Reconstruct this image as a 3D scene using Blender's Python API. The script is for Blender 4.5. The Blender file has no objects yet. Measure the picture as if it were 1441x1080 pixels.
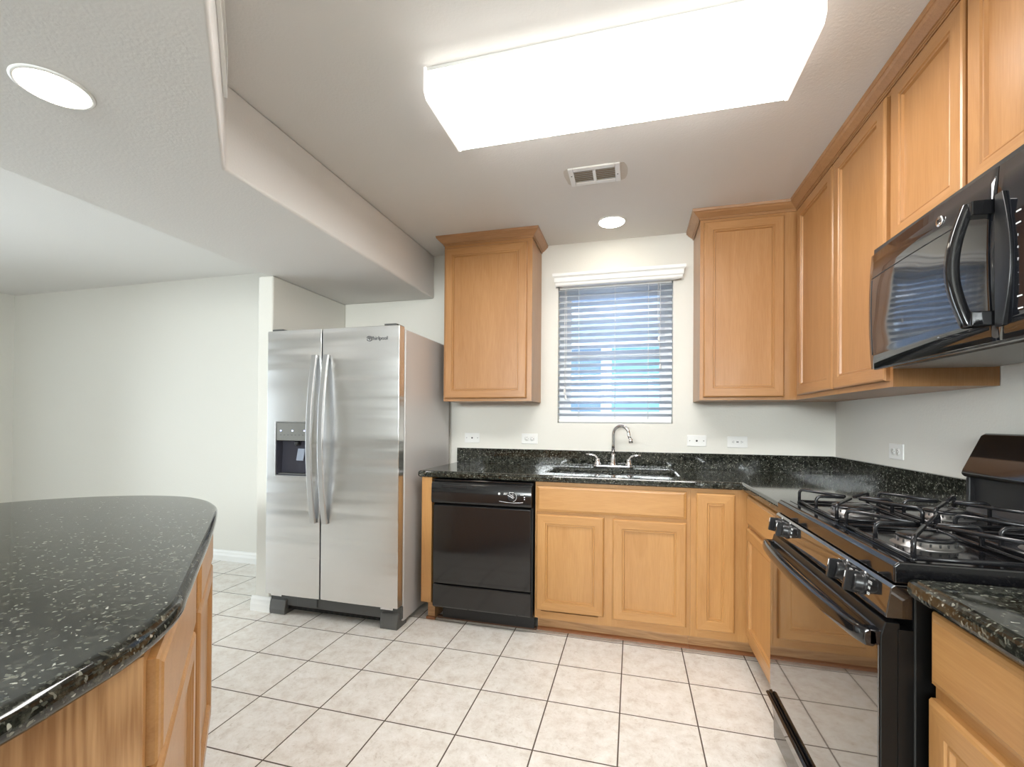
import bpy, bmesh, math, random
from mathutils import Vector, Matrix
random.seed(7)
C = bpy.context.scene
COL = C.collection
# ------------------------------------------------------------ camera
CAMP = (-1.1784, -3.1437, 1.216)
YAW, PITCH, ROLL, FPX, PY = math.radians(14.9305), math.radians(0.3934), math.radians(0.4163), 639.0142, -0.0755
fw = Vector((-math.sin(YAW)*math.cos(PITCH), math.cos(YAW)*math.cos(PITCH), math.sin(PITCH)))
rt = Vector((math.cos(YAW), math.sin(YAW), 0)); up = rt.cross(fw)
rt2 = rt*math.cos(ROLL) + up*math.sin(ROLL); up2 = up*math.cos(ROLL) - rt*math.sin(ROLL)
cd = bpy.data.cameras.new('camera'); cam = bpy.data.objects.new('camera', cd); COL.objects.link(cam)
m = Matrix((rt2, up2, -fw)).transposed().to_4x4(); m.translation = CAMP
cam.matrix_world = m
cd.sensor_fit = 'HORIZONTAL'; cd.sensor_width = 36; cd.lens = FPX/1441*36
cd.shift_y = -PY*FPX/1441; cd.clip_start = 0.02
C.camera = cam
# ------------------------------------------------------------ world, exposure
C.view_settings.view_transform = 'Standard'; C.view_settings.look = 'None'
C.view_settings.gamma = 1; C.view_settings.use_curve_mapping = False
C.view_settings.exposure = 0.90
w = bpy.data.worlds.new('sky'); C.world = w; w.use_nodes = True
bgn = w.node_tree.nodes['Background']; bgn.inputs[0].default_value = (0.70, 0.82, 1.0, 1); bgn.inputs[1].default_value = 2.7
FIXTURE_L, CAN_L = 13.0, 12.0
# fill light outside an added, unseen window behind the camera
ld = bpy.data.lights.new('rear_fill_light', 'AREA'); ld.shape = 'RECTANGLE'; ld.size = 2.8; ld.size_y = 0.72
ld.energy = 175; ld.color = (1.0, 0.975, 0.94)
lo = bpy.data.objects.new('rear_fill_light', ld); COL.objects.link(lo)
lo.location = (-1.8, -6.75, 1.92); lo.rotation_euler = (math.radians(90), 0, 0)
# fill light outside an added, unseen patio door in the left wall
l2 = bpy.data.lights.new('left_fill_light', 'AREA'); l2.shape = 'RECTANGLE'; l2.size = 1.9; l2.size_y = 2.0; l2.energy = 50; l2.color = (1.0, 0.975, 0.94)
lo2 = bpy.data.objects.new('left_fill_light', l2); COL.objects.link(lo2); lo2.location = (-7.50, -2.2, 1.1); lo2.rotation_euler = (0, math.radians(-90), 0)

# ------------------------------------------------------------ materials
def newmat(name):
    m = bpy.data.materials.new(name); m.use_nodes = True
    nt = m.node_tree; b = nt.nodes['Principled BSDF']
    return m, nt, b
def plain(name, col, rough=0.5, metal=0.0, spec=None, coat=0, bump=None, emit=None, es=0):
    m, nt, b = newmat(name)
    b.inputs['Base Color'].default_value = (*col, 1); b.inputs['Roughness'].default_value = rough
    b.inputs['Metallic'].default_value = metal
    if spec is not None: b.inputs['Specular IOR Level'].default_value = spec
    if coat: b.inputs['Coat Weight'].default_value = coat; b.inputs['Coat Roughness'].default_value = 0.05
    if emit: b.inputs['Emission Color'].default_value = (*emit, 1); b.inputs['Emission Strength'].default_value = es
    if bump:
        sc, st = bump[0], bump[1]
        tc = nt.nodes.new('ShaderNodeTexCoord'); n = nt.nodes.new('ShaderNodeTexNoise'); bp = nt.nodes.new('ShaderNodeBump')
        mp = nt.nodes.new('ShaderNodeMapping'); nt.links.new(tc.outputs['Object'], mp.inputs[0]); nt.links.new(mp.outputs[0], n.inputs['Vector'])
        if len(bump) > 3: mp.inputs['Scale'].default_value = bump[3]
        n.inputs['Scale'].default_value = sc; n.inputs['Detail'].default_value = bump[4] if len(bump) > 4 else 3
        bp.inputs['Strength'].default_value = st; bp.inputs['Distance'].default_value = bump[2] if len(bump) > 2 else 0.002
        nt.links.new(n.outputs['Fac'], bp.inputs['Height']); nt.links.new(bp.outputs[0], b.inputs['Normal'])
    return m
def ramp(nt, stops):
    r = nt.nodes.new('ShaderNodeValToRGB'); e = r.color_ramp.elements
    while len(e) < len(stops): e.new(0.5)
    for k, (p, c) in enumerate(stops): e[k].position = p; e[k].color = (*c, 1)
    return r
def wood(name, a, b_, horiz=False, ring=0.35, freq=48, sc=1.6):
    m, nt, b = newmat(name); N = nt.nodes; L = nt.links
    tc = N.new('ShaderNodeTexCoord'); oi = N.new('ShaderNodeObjectInfo')
    vm = N.new('ShaderNodeVectorMath'); vm.operation = 'SCALE'; vm.inputs[0].default_value = (3.1, 5.7, 9.3)
    L.new(oi.outputs['Random'], vm.inputs['Scale'])
    ad = N.new('ShaderNodeVectorMath'); L.new(tc.outputs['Object'], ad.inputs[0]); L.new(vm.outputs[0], ad.inputs[1])
    mp = N.new('ShaderNodeMapping'); mp.inputs['Scale'].default_value = (1.0, 9, 9) if horiz else (9, 9, 1.0)
    L.new(ad.outputs[0], mp.inputs[0])
    n1 = N.new('ShaderNodeTexNoise'); n1.inputs['Scale'].default_value = sc; n1.inputs['Detail'].default_value = 5 if freq < 60 else 1; n1.inputs['Distortion'].default_value = 0.6 if freq < 60 else 0.15
    L.new(mp.outputs[0], n1.inputs['Vector'])
    mp2 = N.new('ShaderNodeMapping'); mp2.inputs['Scale'].default_value = (12, 260, 260) if horiz else (260, 260, 12)
    L.new(ad.outputs[0], mp2.inputs[0])
    n2 = N.new('ShaderNodeTexNoise'); n2.inputs['Scale'].default_value = 1; n2.inputs['Detail'].default_value = 2
    L.new(mp2.outputs[0], n2.inputs['Vector'])
    # growth rings: sine of the stretched noise
    mu = N.new('ShaderNodeMath'); mu.operation = 'MULTIPLY'; mu.inputs[1].default_value = freq; L.new(n1.outputs['Fac'], mu.inputs[0])
    si = N.new('ShaderNodeMath'); si.operation = 'SINE'; L.new(mu.outputs[0], si.inputs[0])
    mr = N.new('ShaderNodeMapRange'); mr.inputs[1].default_value = -1; mr.inputs[2].default_value = 1; mr.inputs[3].default_value = -ring*0.5; mr.inputs[4].default_value = ring*0.5
    L.new(si.outputs[0], mr.inputs[0])
    s1 = N.new('ShaderNodeMath'); s1.operation = 'ADD'; L.new(n1.outputs['Fac'], s1.inputs[0]); L.new(mr.outputs[0], s1.inputs[1])
    mm = N.new('ShaderNodeMix'); mm.data_type = 'FLOAT'; mm.inputs[0].default_value = 0.42
    L.new(s1.outputs[0], mm.inputs[2]); L.new(n2.outputs['Fac'], mm.inputs[3])
    cr = ramp(nt, [(0.30, b_), (0.72, a)]); L.new(mm.outputs[0], cr.inputs[0]); L.new(cr.outputs[0], b.inputs['Base Color'])
    b.inputs['Roughness'].default_value = 0.36; b.inputs['Coat Weight'].default_value = 0.15; b.inputs['Coat Roughness'].default_value = 0.22
    bp = N.new('ShaderNodeBump'); bp.inputs['Strength'].default_value = 0.12; bp.inputs['Distance'].default_value = 0.0008
    L.new(n2.outputs['Fac'], bp.inputs['Height']); L.new(bp.outputs[0], b.inputs['Normal'])
    return m
W_UP = wood('maple_upright', (0.42, 0.212, 0.080), (0.325, 0.147, 0.046), ring=0.10)
W_UPH = wood('maple_level', (0.42, 0.212, 0.080), (0.325, 0.147, 0.046), True, ring=0.10)
W_CR = wood('maple_crown', (0.43, 0.225, 0.098), (0.32, 0.155, 0.062), True, ring=0.12)
W_OAK = wood('oak_panel', (0.54, 0.32, 0.155), (0.30, 0.145, 0.055), ring=0.42, freq=130, sc=0.8)
W_TOE = wood('toe_board_wood', (0.50, 0.29, 0.13), (0.32, 0.16, 0.065), True, ring=0.4)
W_SHOE = wood('shoe_mold_wood', (0.36, 0.15, 0.06), (0.24, 0.09, 0.035), True, ring=0.1)
W_BA = wood('base_maple_upright', (0.52, 0.278, 0.100), (0.40, 0.192, 0.058), ring=0.10)
W_BAH = wood('base_maple_level', (0.52, 0.278, 0.100), (0.40, 0.192, 0.058), True, ring=0.10)
WD = [W_UP, W_UPH]

def granite():
    m, nt, b = newmat('black_granite'); N = nt.nodes; L = nt.links
    tc = N.new('ShaderNodeTexCoord')
    n0 = N.new('ShaderNodeTexNoise'); n0.inputs['Scale'].default_value = 60; n0.inputs['Detail'].default_value = 5; n0.inputs['Roughness'].default_value = 0.7
    L.new(tc.outputs['Object'], n0.inputs['Vector'])
    c0 = ramp(nt, [(0.40, (0.005, 0.006, 0.005)), (0.55, (0.022, 0.023, 0.018)), (0.68, (0.075, 0.075, 0.058))]); L.new(n0.outputs['Fac'], c0.inputs[0])
    v = N.new('ShaderNodeTexVoronoi'); v.inputs['Scale'].default_value = 120; v.inputs['Randomness'].default_value = 1
    nd = N.new('ShaderNodeTexNoise'); nd.inputs['Scale'].default_value = 40; L.new(tc.outputs['Object'], nd.inputs['Vector'])
    va = N.new('ShaderNodeVectorMath'); va.operation = 'MULTIPLY_ADD'; va.inputs[1].default_value = (0.03, 0.03, 0.03)
    L.new(nd.outputs['Color'], va.inputs[0]); L.new(tc.outputs['Object'], va.inputs[2]); L.new(va.outputs[0], v.inputs['Vector'])
    sp = N.new('ShaderNodeSeparateColor'); L.new(v.outputs['Color'], sp.inputs[0])
    g1 = N.new('ShaderNodeMath'); g1.operation = 'GREATER_THAN'; g1.inputs[1].default_value = 0.70; L.new(sp.outputs[0], g1.inputs[0])
    d1 = N.new('ShaderNodeMapRange'); d1.inputs[1].default_value = 0.22; d1.inputs[2].default_value = 0.36; d1.inputs[3].default_value = 1; d1.inputs[4].default_value = 0
    L.new(v.outputs['Distance'], d1.inputs[0])
    mk = N.new('ShaderNodeMath'); mk.operation = 'MULTIPLY'; L.new(g1.outputs[0], mk.inputs[0]); L.new(d1.outputs[0], mk.inputs[1])
    fl = ramp(nt, [(0.0, (0.05, 0.055, 0.05)), (0.55, (0.14, 0.145, 0.12)), (1, (0.46, 0.46, 0.40))]); L.new(sp.outputs[1], fl.inputs[0])
    mx = N.new('ShaderNodeMix'); mx.data_type = 'RGBA'; L.new(mk.outputs[0], mx.inputs[0]); L.new(c0.outputs[0], mx.inputs[6]); L.new(fl.outputs[0], mx.inputs[7])
    v2 = N.new('ShaderNodeTexVoronoi'); v2.inputs['Scale'].default_value = 210; L.new(va.outputs[0], v2.inputs['Vector'])
    s2 = N.new('ShaderNodeSeparateColor'); L.new(v2.outputs['Color'], s2.inputs[0])
    g2 = N.new('ShaderNodeMath'); g2.operation = 'GREATER_THAN'; g2.inputs[1].default_value = 0.84; L.new(s2.outputs[0], g2.inputs[0])
    f2 = ramp(nt, [(0.0, (0.02, 0.022, 0.018)), (0.7, (0.07, 0.072, 0.058)), (1, (0.22, 0.22, 0.18))]); L.new(s2.outputs[1], f2.inputs[0])
    m2 = N.new('ShaderNodeMix'); m2.data_type = 'RGBA'; L.new(g2.outputs[0], m2.inputs[0]); L.new(mx.outputs[2], m2.inputs[6]); L.new(f2.outputs[0], m2.inputs[7])
    L.new(m2.outputs[2], b.inputs['Base Color']); b.inputs['Roughness'].default_value = 0.065
    return m
GRAN = granite()

def tile():
    m, nt, b = newmat('ceramic_floor_tile'); N = nt.nodes; L = nt.links
    tc = N.new('ShaderNodeTexCoord'); mp = N.new('ShaderNodeMapping'); mp.vector_type = 'POINT'
    S = 0.3053; mp.inputs['Location'].default_value = (2.1418+20*S, 0.5781+40*S, 0)
    L.new(tc.outputs['Object'], mp.inputs[0])
    br = N.new('ShaderNodeTexBrick'); br.offset = 0; br.squash = 1
    for k, v in (('Scale', 1), ('Mortar Size', 0.0030), ('Mortar Smooth', 0.15), ('Bias', 0), ('Brick Width', S), ('Row Height', S)): br.inputs[k].default_value = v
    br.inputs['Color1'].default_value = (0.0, 0.0, 0.0, 1); br.inputs['Color2'].default_value = (1, 1, 1, 1)
    L.new(mp.outputs[0], br.inputs['Vector'])
    # a different cut of the mottling in each tile
    sh = N.new('ShaderNodeVectorMath'); sh.operation = 'MULTIPLY_ADD'; sh.inputs[1].default_value = (7, 13, 5); L.new(br.outputs['Color'], sh.inputs[0]); L.new(tc.outputs['Object'], sh.inputs[2])
    n1 = N.new('ShaderNodeTexNoise'); n1.inputs['Scale'].default_value = 15; n1.inputs['Detail'].default_value = 9; n1.inputs['Roughness'].default_value = 0.78; n1.inputs['Distortion'].default_value = 0.25
    L.new(sh.outputs[0], n1.inputs['Vector'])
    c1 = ramp(nt, [(0.34, (0.66, 0.60, 0.53)), (0.50, (0.80, 0.765, 0.71)), (0.66, (0.88, 0.86, 0.82))]); L.new(n1.outputs['Fac'], c1.inputs[0])
    n2 = N.new('ShaderNodeTexNoise'); n2.inputs['Scale'].default_value = 46; n2.inputs['Detail'].default_value = 5; n2.inputs['Roughness'].default_value = 0.75; n2.inputs['Distortion'].default_value = 1.4
    L.new(sh.outputs[0], n2.inputs['Vector'])
    c2 = ramp(nt, [(0.30, (0.72, 0.68, 0.62)), (0.44, (1, 1, 1))]); L.new(n2.outputs['Fac'], c2.inputs[0])
    mu = N.new('ShaderNodeMix'); mu.data_type = 'RGBA'; mu.blend_type = 'MULTIPLY'; mu.inputs[0].default_value = 0.8; L.new(c1.outputs[0], mu.inputs[6]); L.new(c2.outputs[0], mu.inputs[7])
    hs = N.new('ShaderNodeMix'); hs.data_type = 'RGBA'; L.new(br.outputs['Fac'], hs.inputs[0]); L.new(mu.outputs[2], hs.inputs[6]); hs.inputs[7].default_value = (0.10, 0.075, 0.055, 1)
    L.new(hs.outputs[2], b.inputs['Base Color'])
    rr = N.new('ShaderNodeMapRange'); rr.inputs[3].default_value = 0.30; rr.inputs[4].default_value = 0.85; L.new(br.outputs['Fac'], rr.inputs[0]); L.new(rr.outputs[0], b.inputs['Roughness'])
    iv = N.new('ShaderNodeMath'); iv.operation = 'MULTIPLY_ADD'; iv.inputs[1].default_value = -1; L.new(br.outputs['Fac'], iv.inputs[0])
    ns = N.new('ShaderNodeMath'); ns.operation = 'MULTIPLY'; ns.inputs[1].default_value = 0.25; L.new(n1.outputs['Fac'], ns.inputs[0]); L.new(ns.outputs[0], iv.inputs[2])
    bp = N.new('ShaderNodeBump'); bp.inputs['Strength'].default_value = 0.35; bp.inputs['Distance'].default_value = 0.002; L.new(iv.outputs[0], bp.inputs['Height']); L.new(bp.outputs[0], b.inputs['Normal'])
    return m
TILE = tile()
WALL = plain('wall_paint', (0.73, 0.715, 0.66), 0.75, bump=(90, 0.25, 0.003))
CEIL = plain('ceiling_paint', (0.73, 0.715, 0.69), 0.85, bump=(110, 0.20, 0.004))
TRIM = plain('white_trim_paint', (0.82, 0.82, 0.80), 0.4)
VINYL = plain('white_vinyl', (0.80, 0.82, 0.84), 0.45)
WPLAST = plain('white_plastic', (0.80, 0.80, 0.78), 0.35)
DARKHOLE = plain('dark_slot', (0.03, 0.03, 0.03), 0.6)
BLACKG = plain('black_gloss_enamel', (0.006, 0.006, 0.007), 0.09, spec=0.7)
BLACKP = plain('black_plastic', (0.012, 0.012, 0.013), 0.30)
BLACKDW = plain('black_dishwasher_panel', (0.010, 0.010, 0.011), 0.13, spec=0.7)
GLASSB = plain('black_door_glass', (0.008, 0.007, 0.007), 0.02, spec=1.0, coat=1.0)
MWG = plain('microwave_black_gloss', (0.006, 0.007, 0.010), 0.04, spec=0.9, coat=0.35, bump=(2.2, 0.25, 0.02, (1, 1, 2.0), 1))
IRON = plain('cast_iron_grate', (0.014, 0.014, 0.016), 0.22)
CHROME = plain('chrome', (0.78, 0.78, 0.80), 0.08, 1.0)
STEEL = plain('sink_steel', (0.66, 0.66, 0.67), 0.22, 1.0)
MARK = plain('white_print', (0.85, 0.85, 0.85), 0.5)
GREYMARK = plain('grey_print', (0.12, 0.12, 0.12), 0.5)
LENS = plain('lit_acrylic_lens', (0.9, 0.9, 0.9), 0.4, emit=(1.0, 0.975, 0.945), es=FIXTURE_L)
CANL = plain('lit_can_lamp', (0.9, 0.9, 0.9), 0.4, emit=(1.0, 0.90, 0.76), es=CAN_L)
LEDB = plain('lit_indicator', (0.5, 0.6, 0.9), 0.4, emit=(0.45, 0.55, 1.0), es=3.0)
DISPB = plain('dispenser_cavity_plastic', (0.045, 0.045, 0.06), 0.25)
PADDLE = plain('dispenser_paddle_plastic', (0.30, 0.34, 0.42), 0.2)
GREYP = plain('dark_grey_plastic', (0.085, 0.088, 0.086), 0.45)
SIDEP = plain('grey_painted_steel_side', (0.60, 0.59, 0.58), 0.40, 0.3, bump=(400, 0.15, 0.0005))
def steel_brushed():
    m, nt, b = newmat('brushed_stainless'); N = nt.nodes; L = nt.links
    b.inputs['Metallic'].default_value = 1; b.inputs['Base Color'].default_value = (0.80, 0.80, 0.80, 1)
    tc = N.new('ShaderNodeTexCoord'); mp = N.new('ShaderNodeMapping'); mp.inputs['Scale'].default_value = (1.2, 1.2, 900); L.new(tc.outputs['Object'], mp.inputs[0])
    n = N.new('ShaderNodeTexNoise'); n.inputs['Scale'].default_value = 1; n.inputs['Detail'].default_value = 2; L.new(mp.outputs[0], n.inputs['Vector'])
    r = N.new('ShaderNodeMapRange'); r.inputs[3].default_value = 0.20; r.inputs[4].default_value = 0.30; L.new(n.outputs['Fac'], r.inputs[0]); L.new(r.outputs[0], b.inputs['Roughness'])
    mp2 = N.new('ShaderNodeMapping'); mp2.inputs['Scale'].default_value = (0.5, 0.5, 6.0); L.new(tc.outputs['Object'], mp2.inputs[0])
    n2 = N.new('ShaderNodeTexNoise'); n2.inputs['Scale'].default_value = 1.3; n2.inputs['Detail'].default_value = 1.5; L.new(mp2.outputs[0], n2.inputs['Vector'])
    bp = N.new('ShaderNodeBump'); bp.inputs['Strength'].default_value = 0.6; bp.inputs['Distance'].default_value = 0.02; L.new(n2.outputs['Fac'], bp.inputs['Height']); L.new(bp.outputs[0], b.inputs['Normal'])
    b.inputs['Anisotropic'].default_value = 0.5
    tg = N.new('ShaderNodeTangent'); tg.direction_type = 'RADIAL'; tg.axis = 'Z'; L.new(tg.outputs[0], b.inputs['Tangent'])
    return m
BRUSH = steel_brushed()
HANDLE = plain('satin_steel_handle', (0.55, 0.55, 0.55), 0.36, 1.0)
BODYB = plain('black_satin_body', (0.006, 0.006, 0.006), 0.28, spec=0.3)
def thin_glass():
    m, nt, b = newmat('window_glass'); N = nt.nodes; L = nt.links
    tr = N.new('ShaderNodeBsdfTransparent'); gl = N.new('ShaderNodeBsdfGlossy'); gl.inputs['Roughness'].default_value = 0.01
    tr.inputs[0].default_value = (0.93, 0.97, 0.98, 1)
    fr = N.new('ShaderNodeFresnel'); fr.inputs[0].default_value = 1.45; mx = N.new('ShaderNodeMixShader')
    L.new(fr.outputs[0], mx.inputs[0]); L.new(tr.outputs[0], mx.inputs[1]); L.new(gl.outputs[0], mx.inputs[2]); L.new(mx.outputs[0], nt.nodes['Material Output'].inputs[0])
    return m
GLASS = thin_glass()
def slat_mat():
    m, nt, b = newmat('white_blind_slat'); N = nt.nodes; L = nt.links
    b.inputs['Base Color'].default_value = (0.92, 0.94, 0.97, 1); b.inputs['Roughness'].default_value = 0.4
    tl = N.new('ShaderNodeBsdfTranslucent'); tl.inputs[0].default_value = (0.86, 0.92, 1.0, 1); mx = N.new('ShaderNodeMixShader'); mx.inputs[0].default_value = 0.66
    L.new(b.outputs[0], mx.inputs[1]); L.new(tl.outputs[0], mx.inputs[2]); L.new(mx.outputs[0], nt.nodes['Material Output'].inputs[0])
    return m
SLAT = slat_mat()

# ------------------------------------------------------------ mesh helpers
class MB:
    def __init__(s): s.v = []; s.f = []; s.m = []; s.s = []
    def face(s, idx, mi=0, sm=False): s.f.append(idx); s.m.append(mi); s.s.append(sm)
    def quad(s, pts, mi=0):
        n = len(s.v); s.v += [tuple(p) for p in pts]; s.face(list(range(n, n+len(pts))), mi); return s
    def box(s, x0, x1, y0, y1, z0, z1, mi=0):
        if x0 > x1: x0, x1 = x1, x0
        if y0 > y1: y0, y1 = y1, y0
        if z0 > z1: z0, z1 = z1, z0
        n = len(s.v); s.v += [(x, y, z) for z in (z0, z1) for y in (y0, y1) for x in (x0, x1)]
        for f in ((0, 2, 3, 1), (4, 5, 7, 6), (0, 1, 5, 4), (2, 6, 7, 3), (0, 4, 6, 2), (1, 3, 7, 5)): s.face([n+i for i in f], mi)
        return s
    def prism(s, poly, a0, a1, axis='z', mi=0):
        """extrude a 2D polygon: axis z -> (x,y); axis y -> (x,z); axis x -> (y,z)"""
        def P(p, a): return {'z': (p[0], p[1], a), 'y': (p[0], a, p[1]), 'x': (a, p[0], p[1])}[axis]
        n = len(s.v); k = len(poly); s.v += [P(p, a0) for p in poly] + [P(p, a1) for p in poly]
        s.face([n+i for i in range(k)][::-1], mi); s.face([n+k+i for i in range(k)], mi)
        for i in range(k): j = (i+1) % k; s.face([n+i, n+j, n+k+j, n+k+i], mi)
        return s
    def tube(s, pts, r, seg=10, caps=True, mi=0, flat=1.0, closed=False):
        pts = [Vector(p) for p in pts]; n0 = len(s.v); K = len(pts); nrm = None
        rs = r if isinstance(r, (list, tuple)) else [r]*K
        for i, p in enumerate(pts):
            if closed: t = (pts[(i+1) % K]-pts[i-1]).normalized()
            else: t = ((pts[min(i+1, K-1)]-pts[max(i-1, 0)])).normalized()
            if nrm is None:
                a = Vector((0, 0, 1)) if abs(t.z) < 0.9 else Vector((1, 0, 0)); nrm = (a - t*a.dot(t)).normalized()
            else: nrm = (nrm - t*nrm.dot(t)).normalized()
            b = t.cross(nrm)
            for k in range(seg):
                a = 2*math.pi*k/seg; s.v.append(tuple(p + nrm*math.cos(a)*rs[i]*flat + b*math.sin(a)*rs[i]))
        for i in range(K if closed else K-1):
            for k in range(seg):
                k2 = (k+1) % seg; i2 = (i+1) % K; s.face([n0+i*seg+k, n0+i*seg+k2, n0+i2*seg+k2, n0+i2*seg+k], mi, True)
        if caps and not closed:
            s.face([n0+k for k in range(seg)][::-1], mi); s.face([n0+(K-1)*seg+k for k in range(seg)], mi)
        return s
    def lathe(s, prof, c=(0, 0, 0), seg=32, axis='z', mi=0):
        n0 = len(s.v); K = len(prof)
        for (r, h) in prof:
            for k in range(seg):
                a = 2*math.pi*k/seg; x, y = r*math.cos(a), r*math.sin(a)
                p = {'z': (x, y, h), 'y': (x, h, y), 'x': (h, x, y)}[axis]; s.v.append((c[0]+p[0], c[1]+p[1], c[2]+p[2]))
        for i in range(K-1):
            for k in range(seg): k2 = (k+1) % seg; s.face([n0+i*seg+k, n0+i*seg+k2, n0+(i+1)*seg+k2, n0+(i+1)*seg+k], mi, True)
        s.face([n0+k for k in range(seg)], mi); s.face([n0+(K-1)*seg+k for k in range(seg)], mi)
        return s
    def rings(s, x0, x1, z0, z1, prof, y=0.0, fill=True, mh=1, back=True):
        """panel front facing -Y: prof = [(inset, height)]; the first ring is the back edge"""
        n0 = len(s.v)
        for (i, h) in prof: s.v += [(x0+i, y-h, z0+i), (x1-i, y-h, z0+i), (x1-i, y-h, z1-i), (x0+i, y-h, z1-i)]
        for r in range(len(prof)-1):
            for k in range(4):
                k2 = (k+1) % 4; s.face([n0+r*4+k, n0+r*4+k2, n0+r*4+4+k2, n0+r*4+4+k], mh if k in (0, 2) else 0)
        q = n0+(len(prof)-1)*4
        if fill: s.face([q, q+1, q+2, q+3], 0)
        if back: s.face([n0+3, n0+2, n0+1, n0], 0)
        return s
def recalc(me):
    bm = bmesh.new(); bm.from_mesh(me); bmesh.ops.recalc_face_normals(bm, faces=bm.faces); bm.to_mesh(me); bm.free()
def obj(name, mb, mats, parent=None, bevel=0, seg=2, kind=None, label=None, smooth=False):
    me = bpy.data.meshes.new(name)
    me.from_pydata(mb.v, [], mb.f)
    for i, p in enumerate(me.polygons): p.material_index = mb.m[i]; p.use_smooth = mb.s[i] or smooth
    if not isinstance(mats, (list, tuple)): mats = [mats]
    for x in mats: me.materials.append(x)
    recalc(me)
    o = bpy.data.objects.new(name, me); COL.objects.link(o)
    if parent: o.parent = parent
    if bevel:
        md = o.modifiers.new('bevel', 'BEVEL'); md.width = bevel; md.segments = seg; md.limit_method = 'ANGLE'; md.angle_limit = math.radians(35)
        if smooth: md.harden_normals = True
    if kind: o['kind'] = kind
    if label: o['label'] = label
    return o
def thing(name, label, cat, loc=(0, 0, 0), rz=0, group=None):
    o = bpy.data.objects.new(name, None); COL.objects.link(o); o.location = loc; o.rotation_euler = (0, 0, math.radians(rz))
    o.empty_display_size = 0.05; o['label'] = label; o['category'] = cat
    if group: o['group'] = group
    return o
def tag(o, label, cat, group=None):
    o['label'] = label; o['category'] = cat
    if group: o['group'] = group
    return o
def text(name, s, size, mat, parent, loc, rot, ext=0.0003, align='CENTER'):
    cu = bpy.data.curves.new('t', 'FONT'); cu.body = s; cu.size = size; cu.extrude = ext; cu.align_x = align; cu.align_y = 'CENTER'
    t = bpy.data.objects.new('t', cu); COL.objects.link(t)
    dg = bpy.context.evaluated_depsgraph_get(); me = bpy.data.meshes.new_from_object(t.evaluated_get(dg))
    bpy.data.objects.remove(t); bpy.data.curves.remove(cu)
    me.materials.clear(); me.materials.append(mat)
    o = bpy.data.objects.new(name, me); COL.objects.link(o); o.parent = parent; o.location = loc; o.rotation_euler = rot
    return o
def slab_mesh(name, outer, holes, z0, z1, mat, parent=None, bevel=0.014, seg=4, smooth=False):
    """flat slab of any outline with holes, rounded top and bottom edge (bullnose swept along each loop)"""
    bm = bmesh.new()
    def area(lp): return sum(lp[i][0]*lp[(i+1) % len(lp)][1]-lp[(i+1) % len(lp)][0]*lp[i][1] for i in range(len(lp)))
    prof = []
    for k in range(seg+1): a = math.pi/2*k/seg; prof.append((bevel*(1-math.sin(a)), z0+bevel*(1-math.cos(a))))
    for k in range(seg+1): a = math.pi/2*k/seg; prof.append((bevel*(1-math.cos(a)), z1-bevel*(1-math.sin(a))))
    tops, bots = [], []
    for li, lp in enumerate([outer]+holes):
        if (area(lp) > 0) != (li == 0): lp = lp[::-1]
        n = len(lp); P = [Vector(p) for p in lp]; off = []
        for q in range(n):
            d1 = (P[q]-P[q-1]).normalized(); d2 = (P[(q+1) % n]-P[q]).normalized()
            n1 = Vector((-d1.y, d1.x)); n2 = Vector((-d2.y, d2.x)); mm = (n1+n2).normalized(); off.append(mm/max(.35, mm.dot(n1)))
        rings = [[bm.verts.new((P[q].x+off[q].x*o_, P[q].y+off[q].y*o_, z)) for q in range(n)] for (o_, z) in prof]
        for a, b in zip(rings[:-1], rings[1:]):
            for q in range(n):
                q2 = (q+1) % n; f = bm.faces.new([a[q], a[q2], b[q2], b[q]]); f.smooth = smooth
        tops.append(rings[-1]); bots.append(rings[0])
    for grp in (tops, bots):
        edges = [bm.edges.get((vs[q], vs[(q+1) % len(vs)])) for vs in grp for q in range(len(vs))]
        bmesh.ops.triangle_fill(bm, edges=edges, use_beauty=True)
    bmesh.ops.recalc_face_normals(bm, faces=bm.faces)
    me = bpy.data.meshes.new(name); bm.to_mesh(me); bm.free(); me.materials.append(mat)
    o = bpy.data.objects.new(name, me); COL.objects.link(o); o.parent = parent
    return o
def carve(o, cutter):
    md = o.modifiers.new('b', 'BOOLEAN'); md.object = cutter; md.operation = 'DIFFERENCE'; md.solver = 'EXACT'
    dg = bpy.context.evaluated_depsgraph_get(); dg.update(); me = bpy.data.meshes.new_from_object(o.evaluated_get(dg))
    o.modifiers.clear(); o.data = me; c = cutter.data; bpy.data.objects.remove(cutter); bpy.data.meshes.remove(c)
def arc(cx, cy, r, a0, a1, n): return [(cx+r*math.cos(math.radians(a0+(a1-a0)*i/n)), cy+r*math.sin(math.radians(a0+(a1-a0)*i/n))) for i in range(n+1)]
def rrect(x0, x1, y0, y1, r, n=6):
    return arc(x1-r, y1-r, r, 0, 90, n)+arc(x0+r, y1-r, r, 90, 180, n)+arc(x0+r, y0+r, r, 180, 270, n)+arc(x1-r, y0+r, r, 270, 360, n)
def catmull(P, n=6):
    out = []
    for i in range(len(P)):
        p0, p1, p2, p3 = [Vector(P[(i+k-1) % len(P)]) for k in range(4)]
        for j in range(n):
            t = j/n; out.append(tuple(0.5*((2*p1)+(p2-p0)*t+(2*p0-5*p1+4*p2-p3)*t*t+(3*p1-p0-3*p2+p3)*t**3)))
    return out

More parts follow.
